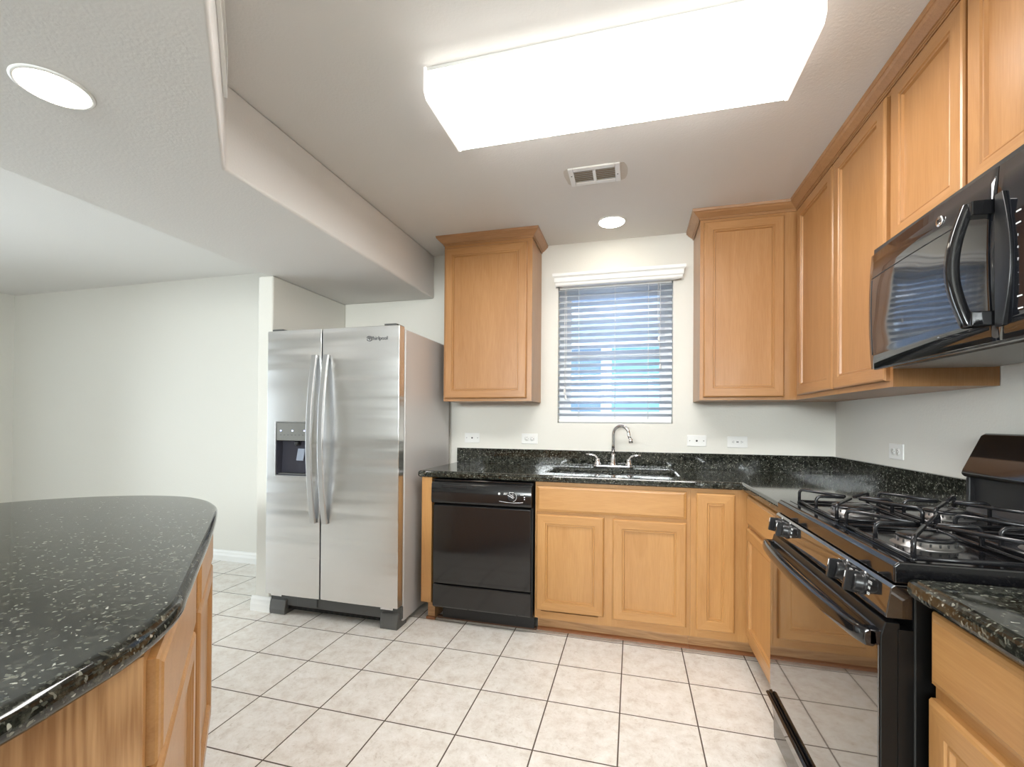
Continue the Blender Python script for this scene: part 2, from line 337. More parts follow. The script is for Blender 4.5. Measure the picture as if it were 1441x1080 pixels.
# ------------------------------------------------------------ the room
H = 2.4512; XL = -7.25; YB = -6.5; T = 0.14
WX0, WX1, WZ0, WZ1 = -1.688, -0.928, 1.205, 2.185           # kitchen window opening
floor = obj('floor', MB().box(XL-T, T, YB-T, T, -0.1, 0), TILE, kind='structure')
obj('ceiling', MB().box(XL-T, T, YB-T, T, H, H+0.1), CEIL, kind='structure')
wb = MB(); wb.box(XL, WX0, 0, T, 0, H); wb.box(WX1, 0, 0, T, 0, H); wb.box(WX0, WX1, 0, T, 0, WZ0); wb.box(WX0, WX1, 0, T, WZ1, H)
obj('wall_back', wb, WALL, kind='structure')
obj('wall_right', MB().box(0, T, YB, T, 0, H), WALL, kind='structure')
wl = MB().box(XL-T, XL, -1.2, T, 0, H).box(XL-T, XL, YB, -3.2, 0, H).box(XL-T, XL, -3.2, -1.2, 2.1, H)
obj('wall_left', wl, WALL, kind='structure')
d1 = obj('fill_door', MB().box(XL-.1, XL-.04, -3.2, -3.12, 0, 2.1).box(XL-.1, XL-.04, -1.28, -1.2, 0, 2.1).box(XL-.1, XL-.04, -3.12, -1.28, 2.02, 2.1).box(XL-.1, XL-.04, -3.12, -1.28, 0, .08).box(XL-.1, XL-.04, -2.24, -2.16, .08, 2.02), VINYL, kind='structure')  # unseen glazed door, added so fill light enters from the left
obj('pane', MB().box(XL-.072, XL-.068, -3.12, -2.24, .08, 2.02).box(XL-.072, XL-.068, -2.16, -1.28, .08, 2.02), GLASS, d1)
RX0, RX1, RZ0, RZ1 = -3.2, -0.4, 1.55, 2.27
RXM = (RX0+RX1)/2
wf = MB(); wf.box(XL, RX0, YB-T, YB, 0, H); wf.box(RX1, 0, YB-T, YB, 0, H); wf.box(RX0, RX1, YB-T, YB, 0, RZ0); wf.box(RX0, RX1, YB-T, YB, RZ1, H)
obj('wall_front', wf, WALL, kind='structure')
w2 = obj('fill_window', MB().box(RX0, RX0+.05, YB-.1, YB-.04, RZ0, RZ1).box(RX1-.05, RX1, YB-.1, YB-.04, RZ0, RZ1).box(RX0+.05, RX1-.05, YB-.1, YB-.04, RZ0, RZ0+.05).box(RX0+.05, RX1-.05, YB-.1, YB-.04, RZ1-.05, RZ1).box(RXM-.025, RXM+.025, YB-.1, YB-.04, RZ0+.05, RZ1-.05), VINYL, kind='structure')  # unseen window, added to let fill light in from the rear
obj('fill_window_pane', MB().box(RX0+.05, RXM-.025, YB-.072, YB-.068, RZ0+.05, RZ1-.05).box(RXM+.025, RX1-.05, YB-.072, YB-.068, RZ0+.05, RZ1-.05), GLASS, w2)
# fridge alcove stub wall
obj('wall_alcove', MB().box(-3.505, -3.392, -0.757, 0, 0, 2.13), WALL, bevel=0.012, seg=3, kind='structure', smooth=True)
# dropped soffit following the island
sof = [(-3.43, 0), (-2.63, 0), (-2.63, -1.812), (-1.75, -2.692), (-1.75, -3.7), (-2.55, -4.5), (-2.55, YB), (-3.43, YB)]
obj('trim_1', MB().prism(sof[::-1], 2.13, H, 'z'), CEIL, bevel=0.012, seg=3, kind='structure', smooth=True)
# baseboards
def basep(y): return [(0, 0), (-0.018, 0), (-0.018, 0.045), (-0.014, 0.062), (-0.013, 0.075), (-0.007, 0.088), (0, 0.092)]
bb = MB().prism([(p[0], p[1]) for p in basep(0)], XL+0.02, -3.505, 'x')
obj('baseboard_back', bb, TRIM, kind='structure')
bs = MB()
bs.prism([(-0.757+p[0], p[1]) for p in basep(0)], -3.523, -3.375, 'x')
bs.prism([(-3.505+p[0], p[1]) for p in basep(0)], -0.757, -0.019, 'y')
bs.prism([(-3.392-p[0], p[1]) for p in basep(0)], -0.757, -0.73, 'y')
obj('baseboard_alcove', bs, TRIM, kind='structure')
obj('baseboard_left', MB().prism([(XL-p[0], p[1]) for p in basep(0)], -1.2, -0.0, 'y'), TRIM, kind='structure')

# kitchen window: white vinyl single-hung frame in the recess
x0, x1, z0, z1 = WX0, WX1, WZ0, WZ1; zm = 1.69
f = MB(); f.box(x0, x0+.045, .085, .135, z0, z1).box(x1-.045, x1, .085, .135, z0, z1).box(x0+.045, x1-.045, .085, .135, z0, z0+.045).box(x0+.045, x1-.045, .085, .135, z1-.045, z1)
w1 = obj('window_1', f, VINYL, kind='structure')
def sash(n, ya, yb, za, zb):
    s = MB(); s.box(x0+.045, x0+.08, ya, yb, za, zb).box(x1-.08, x1-.045, ya, yb, za, zb).box(x0+.08, x1-.08, ya, yb, za, za+.035).box(x0+.08, x1-.08, ya, yb, zb-.035, zb)
    o = obj('sash', s, VINYL, w1); obj('pane', MB().box(x0+.08, x1-.08, (ya+yb)/2-.002, (ya+yb)/2+.002, za+.035, zb-.035), GLASS, o)
sash(0, .088, .106, z0+.045, zm+.02); sash(1, .109, .127, zm-.02, z1-.045)

# the blinds: headrail, slats, cords, bottom rail, valance
bl = thing('window_blind', 'white two inch slatted blind hanging in the kitchen window over the sink', 'window blind', (0, 0, 0))
cxm = (x0+x1)/2
val = MB(); vp = [(-.012, 2.142), (-.058, 2.142), (-.064, 2.150), (-.064, 2.162), (-.072, 2.168), (-.072, 2.196), (-.082, 2.206), (-.084, 2.224), (-.012, 2.224)]
# front moulding with mitred returns
a0, a1 = -1.706, -0.868
n0 = len(val.v)
for (yy, zz) in vp: val.v.append((a0-(-yy-.072), yy, zz)); val.v.append((a1+(-yy-.072), yy, zz))
k = len(vp)
for i in range(k-1): val.face([n0+2*i, n0+2*i+1, n0+2*i+3, n0+2*i+2])
val.face([n0+2*i for i in range(k)]); val.face([n0+2*i+1 for i in range(k)]); val.face([n0, n0+1, n0+2*k-1, n0+2*k-2])
val.box(a0+.002, a0+.012, -.03, -.001, 2.145, 2.222); val.box(a1-.012, a1-.002, -.03, -.001, 2.145, 2.222)
obj('valance', val, TRIM, bl)
obj('headrail', MB().box(x0+.01, x1-.01, .005, .055, 2.135, 2.18), WPLAST, bl)
sl = MB(); ns = 21; zt, zb_ = 2.118, 1.262; tilt = math.radians(-18)
for i in range(ns):
    zc = zt-(zt-zb_)*i/(ns-1); n = 6; wv = 0.0250
    tl_ = tilt + random.uniform(-.03, .03)
    base = len(sl.v)
    for j in range(n+1):
        t = -1+2*j/n; yy = 0.030+t*wv*math.cos(tl_); zz = zc+t*wv*math.sin(tl_)*1.0 + 0.0025*(1-t*t)
        for xx in (x0+.003, x1-.003): sl.v.append((xx, yy, zz-.0012)); sl.v.append((xx, yy, zz+.0012))
    for j in range(n):
        A = base+4*j; B = A+4
        sl.face([A, A+2, B+2, B], 0, True); sl.face([A+1, B+1, B+3, A+3], 0, True); sl.face([A, B, B+1, A+1]); sl.face([A+2, A+3, B+3, B+2])
    sl.face([base, base+1, base+3, base+2]); e = base+4*n; sl.face([e, e+2, e+3, e+1])
obj('slats', sl, SLAT, bl)
obj('bottom_rail', MB().box(x0+.008, x1-.008, .008, .052, 1.210, 1.232), WPLAST, bl, bevel=.004)
for u in (-1.545, -1.300, -1.083):
    obj('ladder_cord', MB().tube([(u, .004, 2.135), (u, .004, 1.232)], .0012, 6).tube([(u, .058, 2.135), (u, .058, 1.232)], .0012, 6), WPLAST, bl)
lc = obj('lift_cord', MB().tube([(-1.010, .0, 2.14), (-1.008, -.004, 1.95), (-1.012, -.003, 1.76), (-1.008, -.003, 1.60)], .0016, 6).tube([(-1.022, .0, 2.14), (-1.024, -.004, 1.95), (-1.018, -.003, 1.78)], .0016, 6), WPLAST, bl)
for tp in ((-1.018, -.003, 1.78), (-1.008, -.003, 1.60)): obj('tassel', MB().lathe([(.002, 0), (.006, -.006), (.008, -.03), (.004, -.034)], tp), WPLAST, lc)
tc_ = obj('tilt_cord', MB().tube([(-1.630, .0, 2.14), (-1.628, -.004, 1.8), (-1.632, -.003, 1.40)], .0016, 6).tube([(-1.640, .0, 2.14), (-1.642, -.004, 1.8), (-1.640, -.003, 1.44)], .0016, 6), WPLAST, bl)
for tp in ((-1.632, -.003, 1.40), (-1.640, -.003, 1.44)): obj('tassel', MB().lathe([(.002, 0), (.006, -.006), (.008, -.03), (.004, -.034)], tp), WPLAST, tc_)

# outside: neighbour's wall and its window
GRASS = plain('pale_concrete_path', (0.62, 0.62, 0.63), 0.9, bump=(60, 0.5, 0.02))
SIDING = plain('pale_siding', (0.36, 0.40, 0.49), 0.7)
CYAN = plain('tinted_window_pane', (0.20, 0.42, 0.52), 0.3)
BLUEG = plain('blue_grey_window_pane', (0.20, 0.28, 0.38), 0.4)  # darker blue-grey for the left pane
obj('ground', MB().box(-14, 10, 0.2, 14, -0.45, -0.4), GRASS, kind='structure')
nb = thing('neighbour_house', 'pale blue house seen outside between the blind slats', 'house', (0, 3.0, -0.4))
sm_ = MB()
for i in range(24): sm_.prism([(0.0, i*.18), (-.022, i*.18), (0.0, i*.18+.18)], -7, 5, 'x')
sm_.box(-7, 5, 0, .2, 0, 4.3); obj('siding', sm_, SIDING, nb)
nw = obj('window_frame', MB().box(-2.18, -2.06, -.06, 0.0, 1.55, 2.66).box(-.83, -.70, -.06, 0, 1.55, 2.66).box(-2.06, -.83, -.06, 0, 1.55, 1.65).box(-2.06, -.83, -.06, 0, 2.58, 2.66).box(-1.59, -1.455, -.06, 0, 1.65, 2.58), VINYL, nb)
obj('pane', MB().box(-1.455, -.83, -.03, -.024, 1.65, 2.58), CYAN, nw); obj('pane', MB().box(-2.06, -1.59, -.03, -.024, 1.65, 2.58), BLUEG, nw)

# ------------------------------------------------------------ ceiling things
FX0, FX1, FY0, FY1 = -1.892, -0.660, -1.700, -1.345
fx = thing('ceiling_light', 'long glowing white box light on the kitchen ceiling', 'ceiling light', (0, 0, H))
lens = MB(); lens.prism([(FY0+.004, -.014), (FY0+.004, -.082), (FY0+.022, -.1), (FY1-.022, -.1), (FY1-.004, -.082), (FY1-.004, -.014)], FX0+.008, FX1-.008, 'x')
lens.m = [1 if i in (2, 6) else 0 for i in range(len(lens.f))]
obj('lens', lens, [LENS, plain('lit_lens_side', (.9, .9, .9), .4, emit=(1.0, .955, .90), es=1.3)], fx)
ECM = plain('lit_end_cap', (.85, .85, .85), .5, emit=(1, .96, .92), es=0.6)
for xa in (FX0, FX1-.008): obj('end_cap', MB().prism([(FY0, 0), (FY0, -.084), (FY0+.02, -.104), (FY1-.02, -.104), (FY1, -.084), (FY1, 0)], xa, xa+.008, 'x'), ECM, fx)
obj('housing', MB().box(FX0+.008, FX1-.008, FY0+.004, FY1-.004, -.0138, 0), TRIM, fx)
def can(label, x, y, z, group=None):
    t = thing('recessed_light', label, 'ceiling light', (x, y, z), 0)
    rg = MB(); seg = 40; pr = [(.076, -.001), (.078, -.005), (.084, -.004), (.088, -.001), (.088, 0.0), (.076, 0.0)]
    n0 = 0
    for (r, h) in pr:
        for k in range(seg): a = 2*math.pi*k/seg; rg.v.append((r*math.cos(a), r*math.sin(a), h))
    for i in range(len(pr)):
        i2 = (i+1) % len(pr)
        for k in range(seg): k2 = (k+1) % seg; rg.face([i*seg+k, i*seg+k2, i2*seg+k2, i2*seg+k], 0, True)
    obj('trim_ring', rg, TRIM, t)
    obj('lamp', MB().lathe([(.0765, -.0005), (.074, -.006), (.05, -.010), (.0, -.012)], seg=36), CANL, t)
    return t
can('round recessed light in the ceiling just in front of the kitchen window', -1.312, -0.283, H)
can('round recessed light in the lowered soffit above the island, at left', -2.735, -2.262, 2.13)
can('added round fill light in the ceiling behind the viewpoint', -1.0, -4.3, H)  # unseen lamp added to brighten the room
can('added round fill light in the living area ceiling, nearer the fridge', -5.3, -3.9, H)  # added out of view, for fill and bands on the fridge doors
can('added round fill light in the living area ceiling, far corner', -6.3, -5.6, H)  # second added living-area lamp, also out of view
# exhaust vent
vt = thing('ceiling_vent', 'white rectangular louvred vent in the ceiling behind the box light', 'vent', (-1.370, -0.860, H))
vf = MB(); vx, vy = .125, .083
vf.box(-vx, -.100, -vy, vy, -.009, 0).box(.100, vx, -vy, vy, -.009, 0).box(-.100, .100, .052, vy, -.009, 0).box(-.100, .100, -vy, -.052, -.009, 0).box(-.008, .008, -.052, .052, -.009, 0)
obj('frame', vf, WPLAST, vt, bevel=.003)
lv = MB()
for k in range(6):
    yy = -.042+k*.0168
    for a, b_ in ((-.100, -.008), (.008, .100)): lv.prism([(yy+.004, -.0026), (yy+.0055, -.0026), (yy-.0035, -.009), (yy-.005, -.009)], a, b_, 'x')
obj('louvres', lv, WPLAST, vt)
obj('duct_opening', MB().box(-.1, .1, -.052, .052, -.0022, -.0013), plain('duct_beige', (.42, .34, .25), .8), vt)
for sp0 in ((-.112, -.02, 0), (.112, .01, 0)): obj('screw', MB().lathe([(.003, -.009), (.003, -.0105), (0, -.011)], sp0, 10), GREYP, vt)
PATCH = plain('patched_ceiling_paint', (0.60, 0.56, 0.50), 0.85, bump=(120, 0.4, 0.004))
pp = [(-.150+0.0, -.03), (-.142, .04), (-.13, .075), (-.05, .100), (.06, .094), (.135, .085), (.155, .05), (.160, -.01), (.148, -.06), (.125, -.075), (0, -.079), (-.13, -.075)]
tag(obj('patch_outline', MB().prism([(p[0]-1.370, p[1]-.860) for p in catmull(pp, 3)], H-.0012, H, 'z'), PATCH), 'ragged patch of filler around the ceiling vent', 'ceiling patch')
# register on the angled soffit face (normal +x+y)
rg = thing('air_register', 'narrow white air register on the angled soffit face at top left', 'vent', (-2.31, -2.132+.0005, 2.28), 135)
rf = MB().box(-.30, .26, -.012, 0, 0, .018).box(-.30, .26, -.012, 0, .127, .145).box(-.30, -.282, -.012, 0, .018, .127).box(.242, .26, -.012, 0, .018, .127)
obj('frame', rf, WPLAST, rg, bevel=.002)
ll = MB()
for k in range(7): ll.prism([(-.010, .022+k*.0155), (-.008, .022+k*.0155), (-.001, .034+k*.0155), (-.003, .034+k*.0155)], -.282, .242, 'x')
obj('louvres', ll, WPLAST, rg)

# ------------------------------------------------------------ cabinets
DOORP = [(0, 0), (0, .012), (.003, .017), (.008, .0195), (.050, .0195), (.0525, .0150), (.055, .0150), (.0575, .0165), (.061, .0165), (.064, .0085), (.067, .0085)]
DRAWP = [(0, 0), (0, .011), (.003, .0145), (.010, .0165), (.014, .0195), (.016, .0195)]
def door(parent, x0, x1, z0, z1, y=0.0, prof=DOORP):
    return obj('door', MB().rings(x0, x1, z0, z1, prof, y), WD, parent)
def drawer(parent, x0, x1, z0, z1, y=0.0):
    return obj('drawer_front', MB().rings(x0, x1, z0, z1, DRAWP, y), [W_BAH, W_BAH], parent)
def frame(parent, W, z0, z1, stiles, rails, y=0.0, t=0.019):
    b = MB()
    for a, c in stiles: b.box(a, c, y, y+t, z0, z1, 0)
    st = sorted(stiles)
    for (a, c) in rails:
        for i in range(len(st)-1): b.box(st[i][1], st[i+1][0], y, y+t, a, c, 1)
    return obj('face_frame', b, WD, parent)
def carcass(parent, W, D, z0, z1, toe=True, top=False, mats=None):
    """local: x 0..W, front frame at y=0, back at y=D"""
    t = .016; b = MB(); f0 = .019
    b.box(0, t, f0, D, z0, z1).box(W-t, W, f0, D, z0, z1).box(t, W-t, f0, D, z0, z0+t).box(t, W-t, D-.006, D, z0+t, z1)
    if top: b.box(t, W-t, f0, D-.006, z1-t, z1)
    return obj('carcass', b, mats or WD, parent)
def shoe(parent, W, y, x0=0):
    b = MB().prism([(y, 0), (y-.016, 0), (y-.015, .007), (y-.010, .013), (y, .017)], x0, W, 'x')
    return obj('shoe_molding', b, W_SHOE, parent)

# upper left
UB, UT, UD = 1.345, 2.409, 0.302
def crown_prof(e=0.0): return [(.000, 0), (.006, 0), (.006, .006), (.009, .007), (.009, .012), (.014, .013), (.022, .020), (.034, .030), (.040, .038), (.044, .040), (.047, UTOP), (0, UTOP)]
UTOP = H-0.001-2.396
def crown(name, path, parent=None):
    """sweep the crown profile along a 2D path (x,y), offsetting to the left of travel, mitred"""
    pr = crown_prof(); b = MB(); K = len(pr); n = len(path)
    P = [Vector(p) for p in path]; offs = []
    for i in range(n):
        d1 = (P[i]-P[i-1]).normalized() if i > 0 else None; d2 = (P[i+1]-P[i]).normalized() if i < n-1 else None
        if d1 is None: offs.append(Vector((d2.y, -d2.x)))
        elif d2 is None: offs.append(Vector((d1.y, -d1.x)))
        else:
            n1 = Vector((d1.y, -d1.x)); n2 = Vector((d2.y, -d2.x)); mm = (n1+n2).normalized(); offs.append(mm/mm.dot(n1))
    for i in range(n):
        for (o_, h) in pr: q = P[i]+offs[i]*o_; b.v.append((q.x, q.y, 2.396+h))
    for i in range(n-1):
        for k in range(K): k2 = (k+1) % K; b.face([i*K+k, i*K+k2, (i+1)*K+k2, (i+1)*K+k])
    b.face(list(range(K))); b.face([(n-1)*K+k for k in range(K)][::-1])
    return obj(name, b, W_CR, parent)
c1 = thing('wall_cabinet', 'wooden wall cabinet with one door left of the window, above the dishwasher', 'cabinet', (-2.4155, -UD, 0))
Wd = .6075
carcass(c1, Wd, UD, UB, 2.39, top=True)
frame(c1, Wd, UB, 2.40, [(0, .04), (Wd-.04, Wd)], [(UB, UB+.035), (2.35, 2.40)])
door(c1, .012, .575, UB+.018, 2.372)
cr = crown('crown_molding', [(-2.4155, -.0015), (-2.4155, -UD), (-2.4155+Wd, -UD), (-2.4155+Wd, -.0015)][:], None)
cr.parent = c1; cr.location = (2.4155, UD, 0)
# upper right on back wall (runs into the corner)
XA = -0.804
c2 = thing('wall_cabinet', 'wooden wall cabinet with one door right of the window, in the corner', 'cabinet', (XA, -UD, 0))
Wd = -XA-.002
b = MB(); t = .016
b.box(0, t, .019, UD-.002, UB, 2.39).box(t, Wd, .019, UD-.002, UB, UB+t).box(t, Wd, UD-.008, UD-.002, UB+t, 2.39).box(t, Wd, .019, UD-.008, 2.374, 2.39)
obj('carcass', b, WD, c2)
IN = .502
frame(c2, IN, UB, 2.40, [(0, .04), (.425, IN)], [(UB, UB+.035), (2.35, 2.40)])
door(c2, .018, .437, UB+.016, 2.378)
# right wall tall-door cabinet: y from -UD to -1.272
c3 = thing('wall_cabinet', 'wooden wall cabinet with two doors on the right wall beside the microwave', 'cabinet', (-UD, -UD, 0), -90)
Wd = 1.270-UD
b = MB(); b.box(Wd-t, Wd, .019, UD-.002, UB, 2.39).box(.001, Wd-t, .019, UD-.002, UB, UB+t).box(.001, Wd-t, UD-.008, UD-.002, UB+t, 2.39).box(.001, Wd-t, .019, UD-.008, 2.374, 2.39)
obj('carcass', b, WD, c3)
frame(c3, Wd, UB, 2.40, [(.0, .055), (.49, .535), (Wd-.04, Wd)], [(UB, UB+.035), (2.35, 2.40)])
door(c3, .058, .509, UB+.022, 2.378); door(c3, .522, .950, UB+.022, 2.378)
# over the microwave
c4 = thing('wall_cabinet', 'short wooden wall cabinet with two doors right above the microwave', 'cabinet', (-UD, -1.288, 0), -90)
Wd = .762; MB0 = 1.823
carcass(c4, Wd, UD-.002, MB0, 2.39, top=True)
frame(c4, Wd, MB0, 2.40, [(0, .03), (.36, .39), (Wd-.03, Wd)], [(MB0, MB0+.035), (2.35, 2.40)])
door(c4, .002, .360, MB0+.010, 2.378); door(c4, .374, .756, MB0+.010, 2.378)
cr = crown('crown_molding', [(XA, -.0015), (XA, -UD), (-UD, -UD), (-UD, -2.05)], None)
tag(cr, 'wooden crown molding along the corner wall cabinets, against the ceiling', 'molding')

WD = [W_BA, W_BAH]
# base cabinets
BZ0, BZ1, TZ = .102, .8735, .102
FY = -.610
# end panel left of the dishwasher
ep = thing('end_panel', 'narrow upright wooden panel between the refrigerator and the dishwasher', 'cabinet panel', (-2.410, FY, 0))
obj('panel', MB().box(0, .066, -.018, .60, BZ0+.02, BZ1, 0), WD, ep, bevel=.002)
obj('foot', MB().box(.020, .066, .04, .58, .0, BZ0+.018, 0), [W_TOE], ep)
obj('shoe_molding', MB().box(.014, .070, .028, .04, 0, .016), W_SHOE, ep)
# sink base
s0 = -1.712
sb = thing('sink_cabinet', 'wooden base cabinet with two doors and a wide false drawer under the sink', 'cabinet', (s0, FY, 0))
Wd = .825
b = MB(); b.box(0, t, .019, .606, BZ0, BZ1).box(Wd-t, Wd, .019, .606, BZ0, BZ1).box(t, Wd-t, .019, .606, BZ0, BZ0+t).box(t, Wd-t, .600, .606, BZ0+t, BZ1)
obj('carcass', b, WD, sb)
frame(sb, Wd, BZ0, BZ1, [(0, .035), (.355, .455), (.79, Wd)], [(BZ0, BZ0+.04), (.675, .725), (.84, BZ1)])
drawer(sb, .010, .805, .708, .853)
door(sb, .010, .384, .152, .693); door(sb, .430, .806, .147, .690)
obj('toe_board', MB().box(0, Wd, .090, .106, 0, TZ), W_TOE, sb); shoe(sb, Wd, .090)
# narrow base to the corner
nbx = s0+Wd+.001
nc = thing('base_cabinet', 'narrow wooden base cabinet with one slim door right of the sink cabinet', 'cabinet', (nbx, FY, 0))
Wd = -.611-nbx
b = MB(); b.box(0, t, .019, .606, BZ0, BZ1).box(t, Wd, .019, .606, BZ0, BZ0+t).box(t, Wd, .600, .606, BZ0+t, BZ1)
obj('carcass', b, WD, nc)
frame(nc, Wd, BZ0, BZ1, [(0, .035), (.20, Wd)], [(BZ0, BZ0+.04), (.84, BZ1)])
door(nc, -0.861-nbx+.002, -.676-nbx, .145, .851)
obj('toe_board', MB().box(0, Wd+.105, .090, .106, 0, TZ), W_TOE, nc); shoe(nc, Wd+.09, .090)
# right wall, corner to range (y -.61 .. -1.285)
rc = thing('base_cabinet', 'wooden base cabinet with a drawer and door between the corner and the range', 'cabinet', (-.610, -.6115, 0), -90)
Wd = 1.284-.6115
b = MB(); b.box(Wd-t, Wd, .019, .606, BZ0, BZ1).box(.001, Wd-t, .019, .606, BZ0, BZ0+t).box(.001, Wd-t, .600, .606, BZ0+t, BZ1)
obj('carcass', b, WD, rc)
frame(rc, Wd, BZ0, BZ1, [(0.0, .045), (Wd-.035, Wd)], [(BZ0, BZ0+.04), (.675, .725), (.84, BZ1)])
drawer(rc, .033, Wd-.02, .710, .853); door(rc, .033, Wd-.02, .152, .690)
obj('toe_board', MB().box(.091, Wd, .090, .106, 0, TZ), W_TOE, rc); shoe(rc, Wd, .090, .092)
# right wall, after the range
nr = thing('base_cabinet', 'wooden base cabinet with a drawer and door at the near right, past the range', 'cabinet', (-.610, -2.080, 0), -90)
Wd = .610
carcass(nr, Wd, .606, BZ0, BZ1)
frame(nr, Wd, BZ0, BZ1, [(0.0, .035), (Wd-.035, Wd)], [(BZ0, BZ0+.04), (.675, .725), (.84, BZ1)])
drawer(nr, .012, Wd-.012, .718, .857); door(nr, .008, Wd-.012, .152, .690)
obj('toe_board', MB().box(0, Wd, .090, .106, 0, TZ), W_TOE, nr); shoe(nr, Wd, .090)

# ------------------------------------------------------------ countertops
ct = thing('countertop', 'polished black speckled granite counter with low splash along sink wall and corner', 'countertop', (0, 0, 0))
CF = -.644; CZ0, CZ1 = .874, .914
SX0, SX1, SY0, SY1 = -1.675, -.938, -.500, -.165
outer = [(-2.427, -.002), (-2.427, CF), (-.655, CF), (-.655, -1.288), (-.002, -1.288), (-.002, -.002)]
slab_mesh('slab', outer, [rrect(SX0, SX1, SY0, SY1, .045)[::-1]], CZ0, CZ1, GRAN, ct)
sp = MB().prism([(-2.427, -.002), (-2.427, -.022), (-.022, -.022), (-.022, -1.288), (-.002, -1.288), (-.002, -.002)], CZ1+.0005, 1.016, 'z')
obj('backsplash', sp, GRAN, ct, bevel=.0015)
ct2 = thing('countertop', 'polished black granite counter at the near right, past the range', 'countertop', (0, 0, 0))
slab_mesh('slab', [(-.002, -2.077), (-.655, -2.077), (-.655, -2.70), (-.002, -2.70)], [], CZ0, CZ1, GRAN, ct2)
obj('backsplash', MB().box(-.022, -.002, -2.70, -2.077, CZ1+.0005, 1.016), GRAN, ct2, bevel=.0015)

# sink, undermounted
sk = thing('kitchen_sink', 'double bowl stainless sink set under the granite below the window', 'sink', (0, 0, 0))
def bowl(xa, xb, ya, yb, depth):
    b = MB(); seg = 7; loops = []
    for (ins, z) in [(-.012, CZ0-.001), (0, CZ0-.001), (.002, CZ0-.012), (.010, CZ0-depth+.03), (.028, CZ0-depth+.004), (.05, CZ0-depth)]:
        L_ = rrect(xa+ins, xb-ins, ya+ins, yb-ins, max(.012, .045-ins*.3), seg); st = len(b.v); b.v += [(x, y, z) for x, y in L_]; loops.append((st, len(L_)))
    for i in range(len(loops)-1):
        for k in range(loops[0][1]): k2 = (k+1) % loops[0][1]; b.face([loops[i][0]+k, loops[i][0]+k2, loops[i+1][0]+k2, loops[i+1][0]+k], 0, True)
    b.face([loops[-1][0]+k for k in range(loops[-1][1])])
    o = obj('bowl', b, STEEL, sk); cx, cy = (xa+xb)/2, (ya+yb)/2
    d = obj('drain', MB().lathe([(.045, CZ0-depth+.0012), (.040, CZ0-depth+.003), (.032, CZ0-depth+.001), (0, CZ0-depth+.001)], (cx, cy, 0)), CHROME, o)
mx_ = (SX0+SX1)/2
bowl(SX0, mx_-.012, SY0, SY1, .19); bowl(mx_+.012, SX1, SY0, SY1, .19)

# faucet
fc = thing('faucet', 'chrome gooseneck faucet with two lever handles behind the sink', 'faucet', (-1.303, -.098, CZ1+.0008))
base = MB(); bx = rrect(-.130, .130, -.030, .030, .029, 8)
slab_mesh('deck_plate', bx, [], 0.0, .016, CHROME, fc, bevel=.006, seg=4, smooth=True)
sp_ = MB(); sp_.lathe([(.024, .014), (.023, .024), (.018, .032), (.016, .060), (.0115, .075), (.0115, .09)], (0, 0, 0), 20)
R_ = .058; H0 = .215
pts = [(0, 0, .08), (0, 0, .15), (0, 0, H0)]
da = Vector((.86, -.51, 0)).normalized()
for k in range(1, 15):
    a = math.pi*k/15*1.08; d = R_-R_*math.cos(a); pts.append((da.x*d, da.y*d, H0+R_*math.sin(a)))
lp = Vector(pts[-1]); l2 = lp + Vector((da.x*.012, da.y*.012, -.028)); pts.append(tuple(l2))
sp_.tube(pts, .0105, 14)
sp_.tube([tuple(l2+Vector((0, 0, .008))), tuple(l2+Vector((da.x*.003, da.y*.003, -.020)))], .0135, 14)
obj('spout', sp_, CHROME, fc)
for s in (-1, 1):
    h = MB(); h.lathe([(.025, .014), (.024, .026), (.017, .034), (.015, .05), (.013, .056), (0, .058)], (s*.100, 0, 0), 20)
    h.tube([(s*.100, 0, .040), (s*.104, -.002, .060), (s*.118, -.006, .076), (s*.140, -.012, .083), (s*.175, -.02, .084)], [.014, .0125, .010, .0085, .006], 12, flat=.7)
    obj('lever_handle', h, CHROME, fc)

# wall plates
def plate(label, kind, loc, rz):
    t = thing('wall_outlet', label, 'wall plate', loc, rz)
    obj('cover_plate', MB().box(-.0585, .0585, -.006, 0, -.036, .036), WPLAST, t, bevel=.003)
    if kind == 'duplex':
        for s in (-1, 1):
            o = obj('socket', MB().lathe([(.0165, -.006), (.0165, -.0075), (0, -.0075)], (s*.0195, 0, 0), 20, 'y'), WPLAST, t)
            m_ = MB()
            for zz in (-.006, .006): m_.box(s*.0195-.004, s*.0195+.003, -.0078, -.0074, zz-.001, zz+.001)
            m_.lathe([(.0024, -.0074), (.0024, -.0078), (0, -.0078)], (s*.0195+.009, 0, 0), 10, 'y')
            obj('slots', m_, DARKHOLE, o)
    elif kind == 'gfci':
        o = obj('socket', MB().box(-.034, .034, -.0085, -.006, -.0165, .0165), WPLAST, t, bevel=.0015); m_ = MB()
        for s in (-1, 1):
            for zz in (-.005, .005): m_.box(s*.022-.004, s*.022+.003, -.0089, -.0085, zz-.001, zz+.001)
            m_.lathe([(.0022, -.0085), (.0022, -.0089), (0, -.0089)], (s*.022+s*.007, 0, 0), 10, 'y')
        m_.box(-.006, -.001, -.009, -.0085, -.004, .004); m_.box(.001, .006, -.009, -.0085, -.004, .004); obj('slots', m_, DARKHOLE, o)
    else:
        j = MB().lathe([(.006, -.006), (.006, -.009), (.004, -.0095), (0, -.0095)], (0, 0, 0), 14, 'y')
        obj('jack', j, DARKHOLE, t)
        for sx in (-.042, .042): obj('screw', MB().lathe([(.003, -.006), (.003, -.0068), (0, -.007)], (sx, 0, 0), 10, 'y'), GREYP, t)
    return t
plate('white jack plate on the wall nearest the refrigerator', 'jack', (-2.316, 0, 1.090), 0)
plate('white double socket plate left of the faucet under the window', 'duplex', (-1.885, 0, 1.091), 0)
plate('white jack plate right of the faucet under the window', 'jack', (-.781, 0, 1.096), 0)
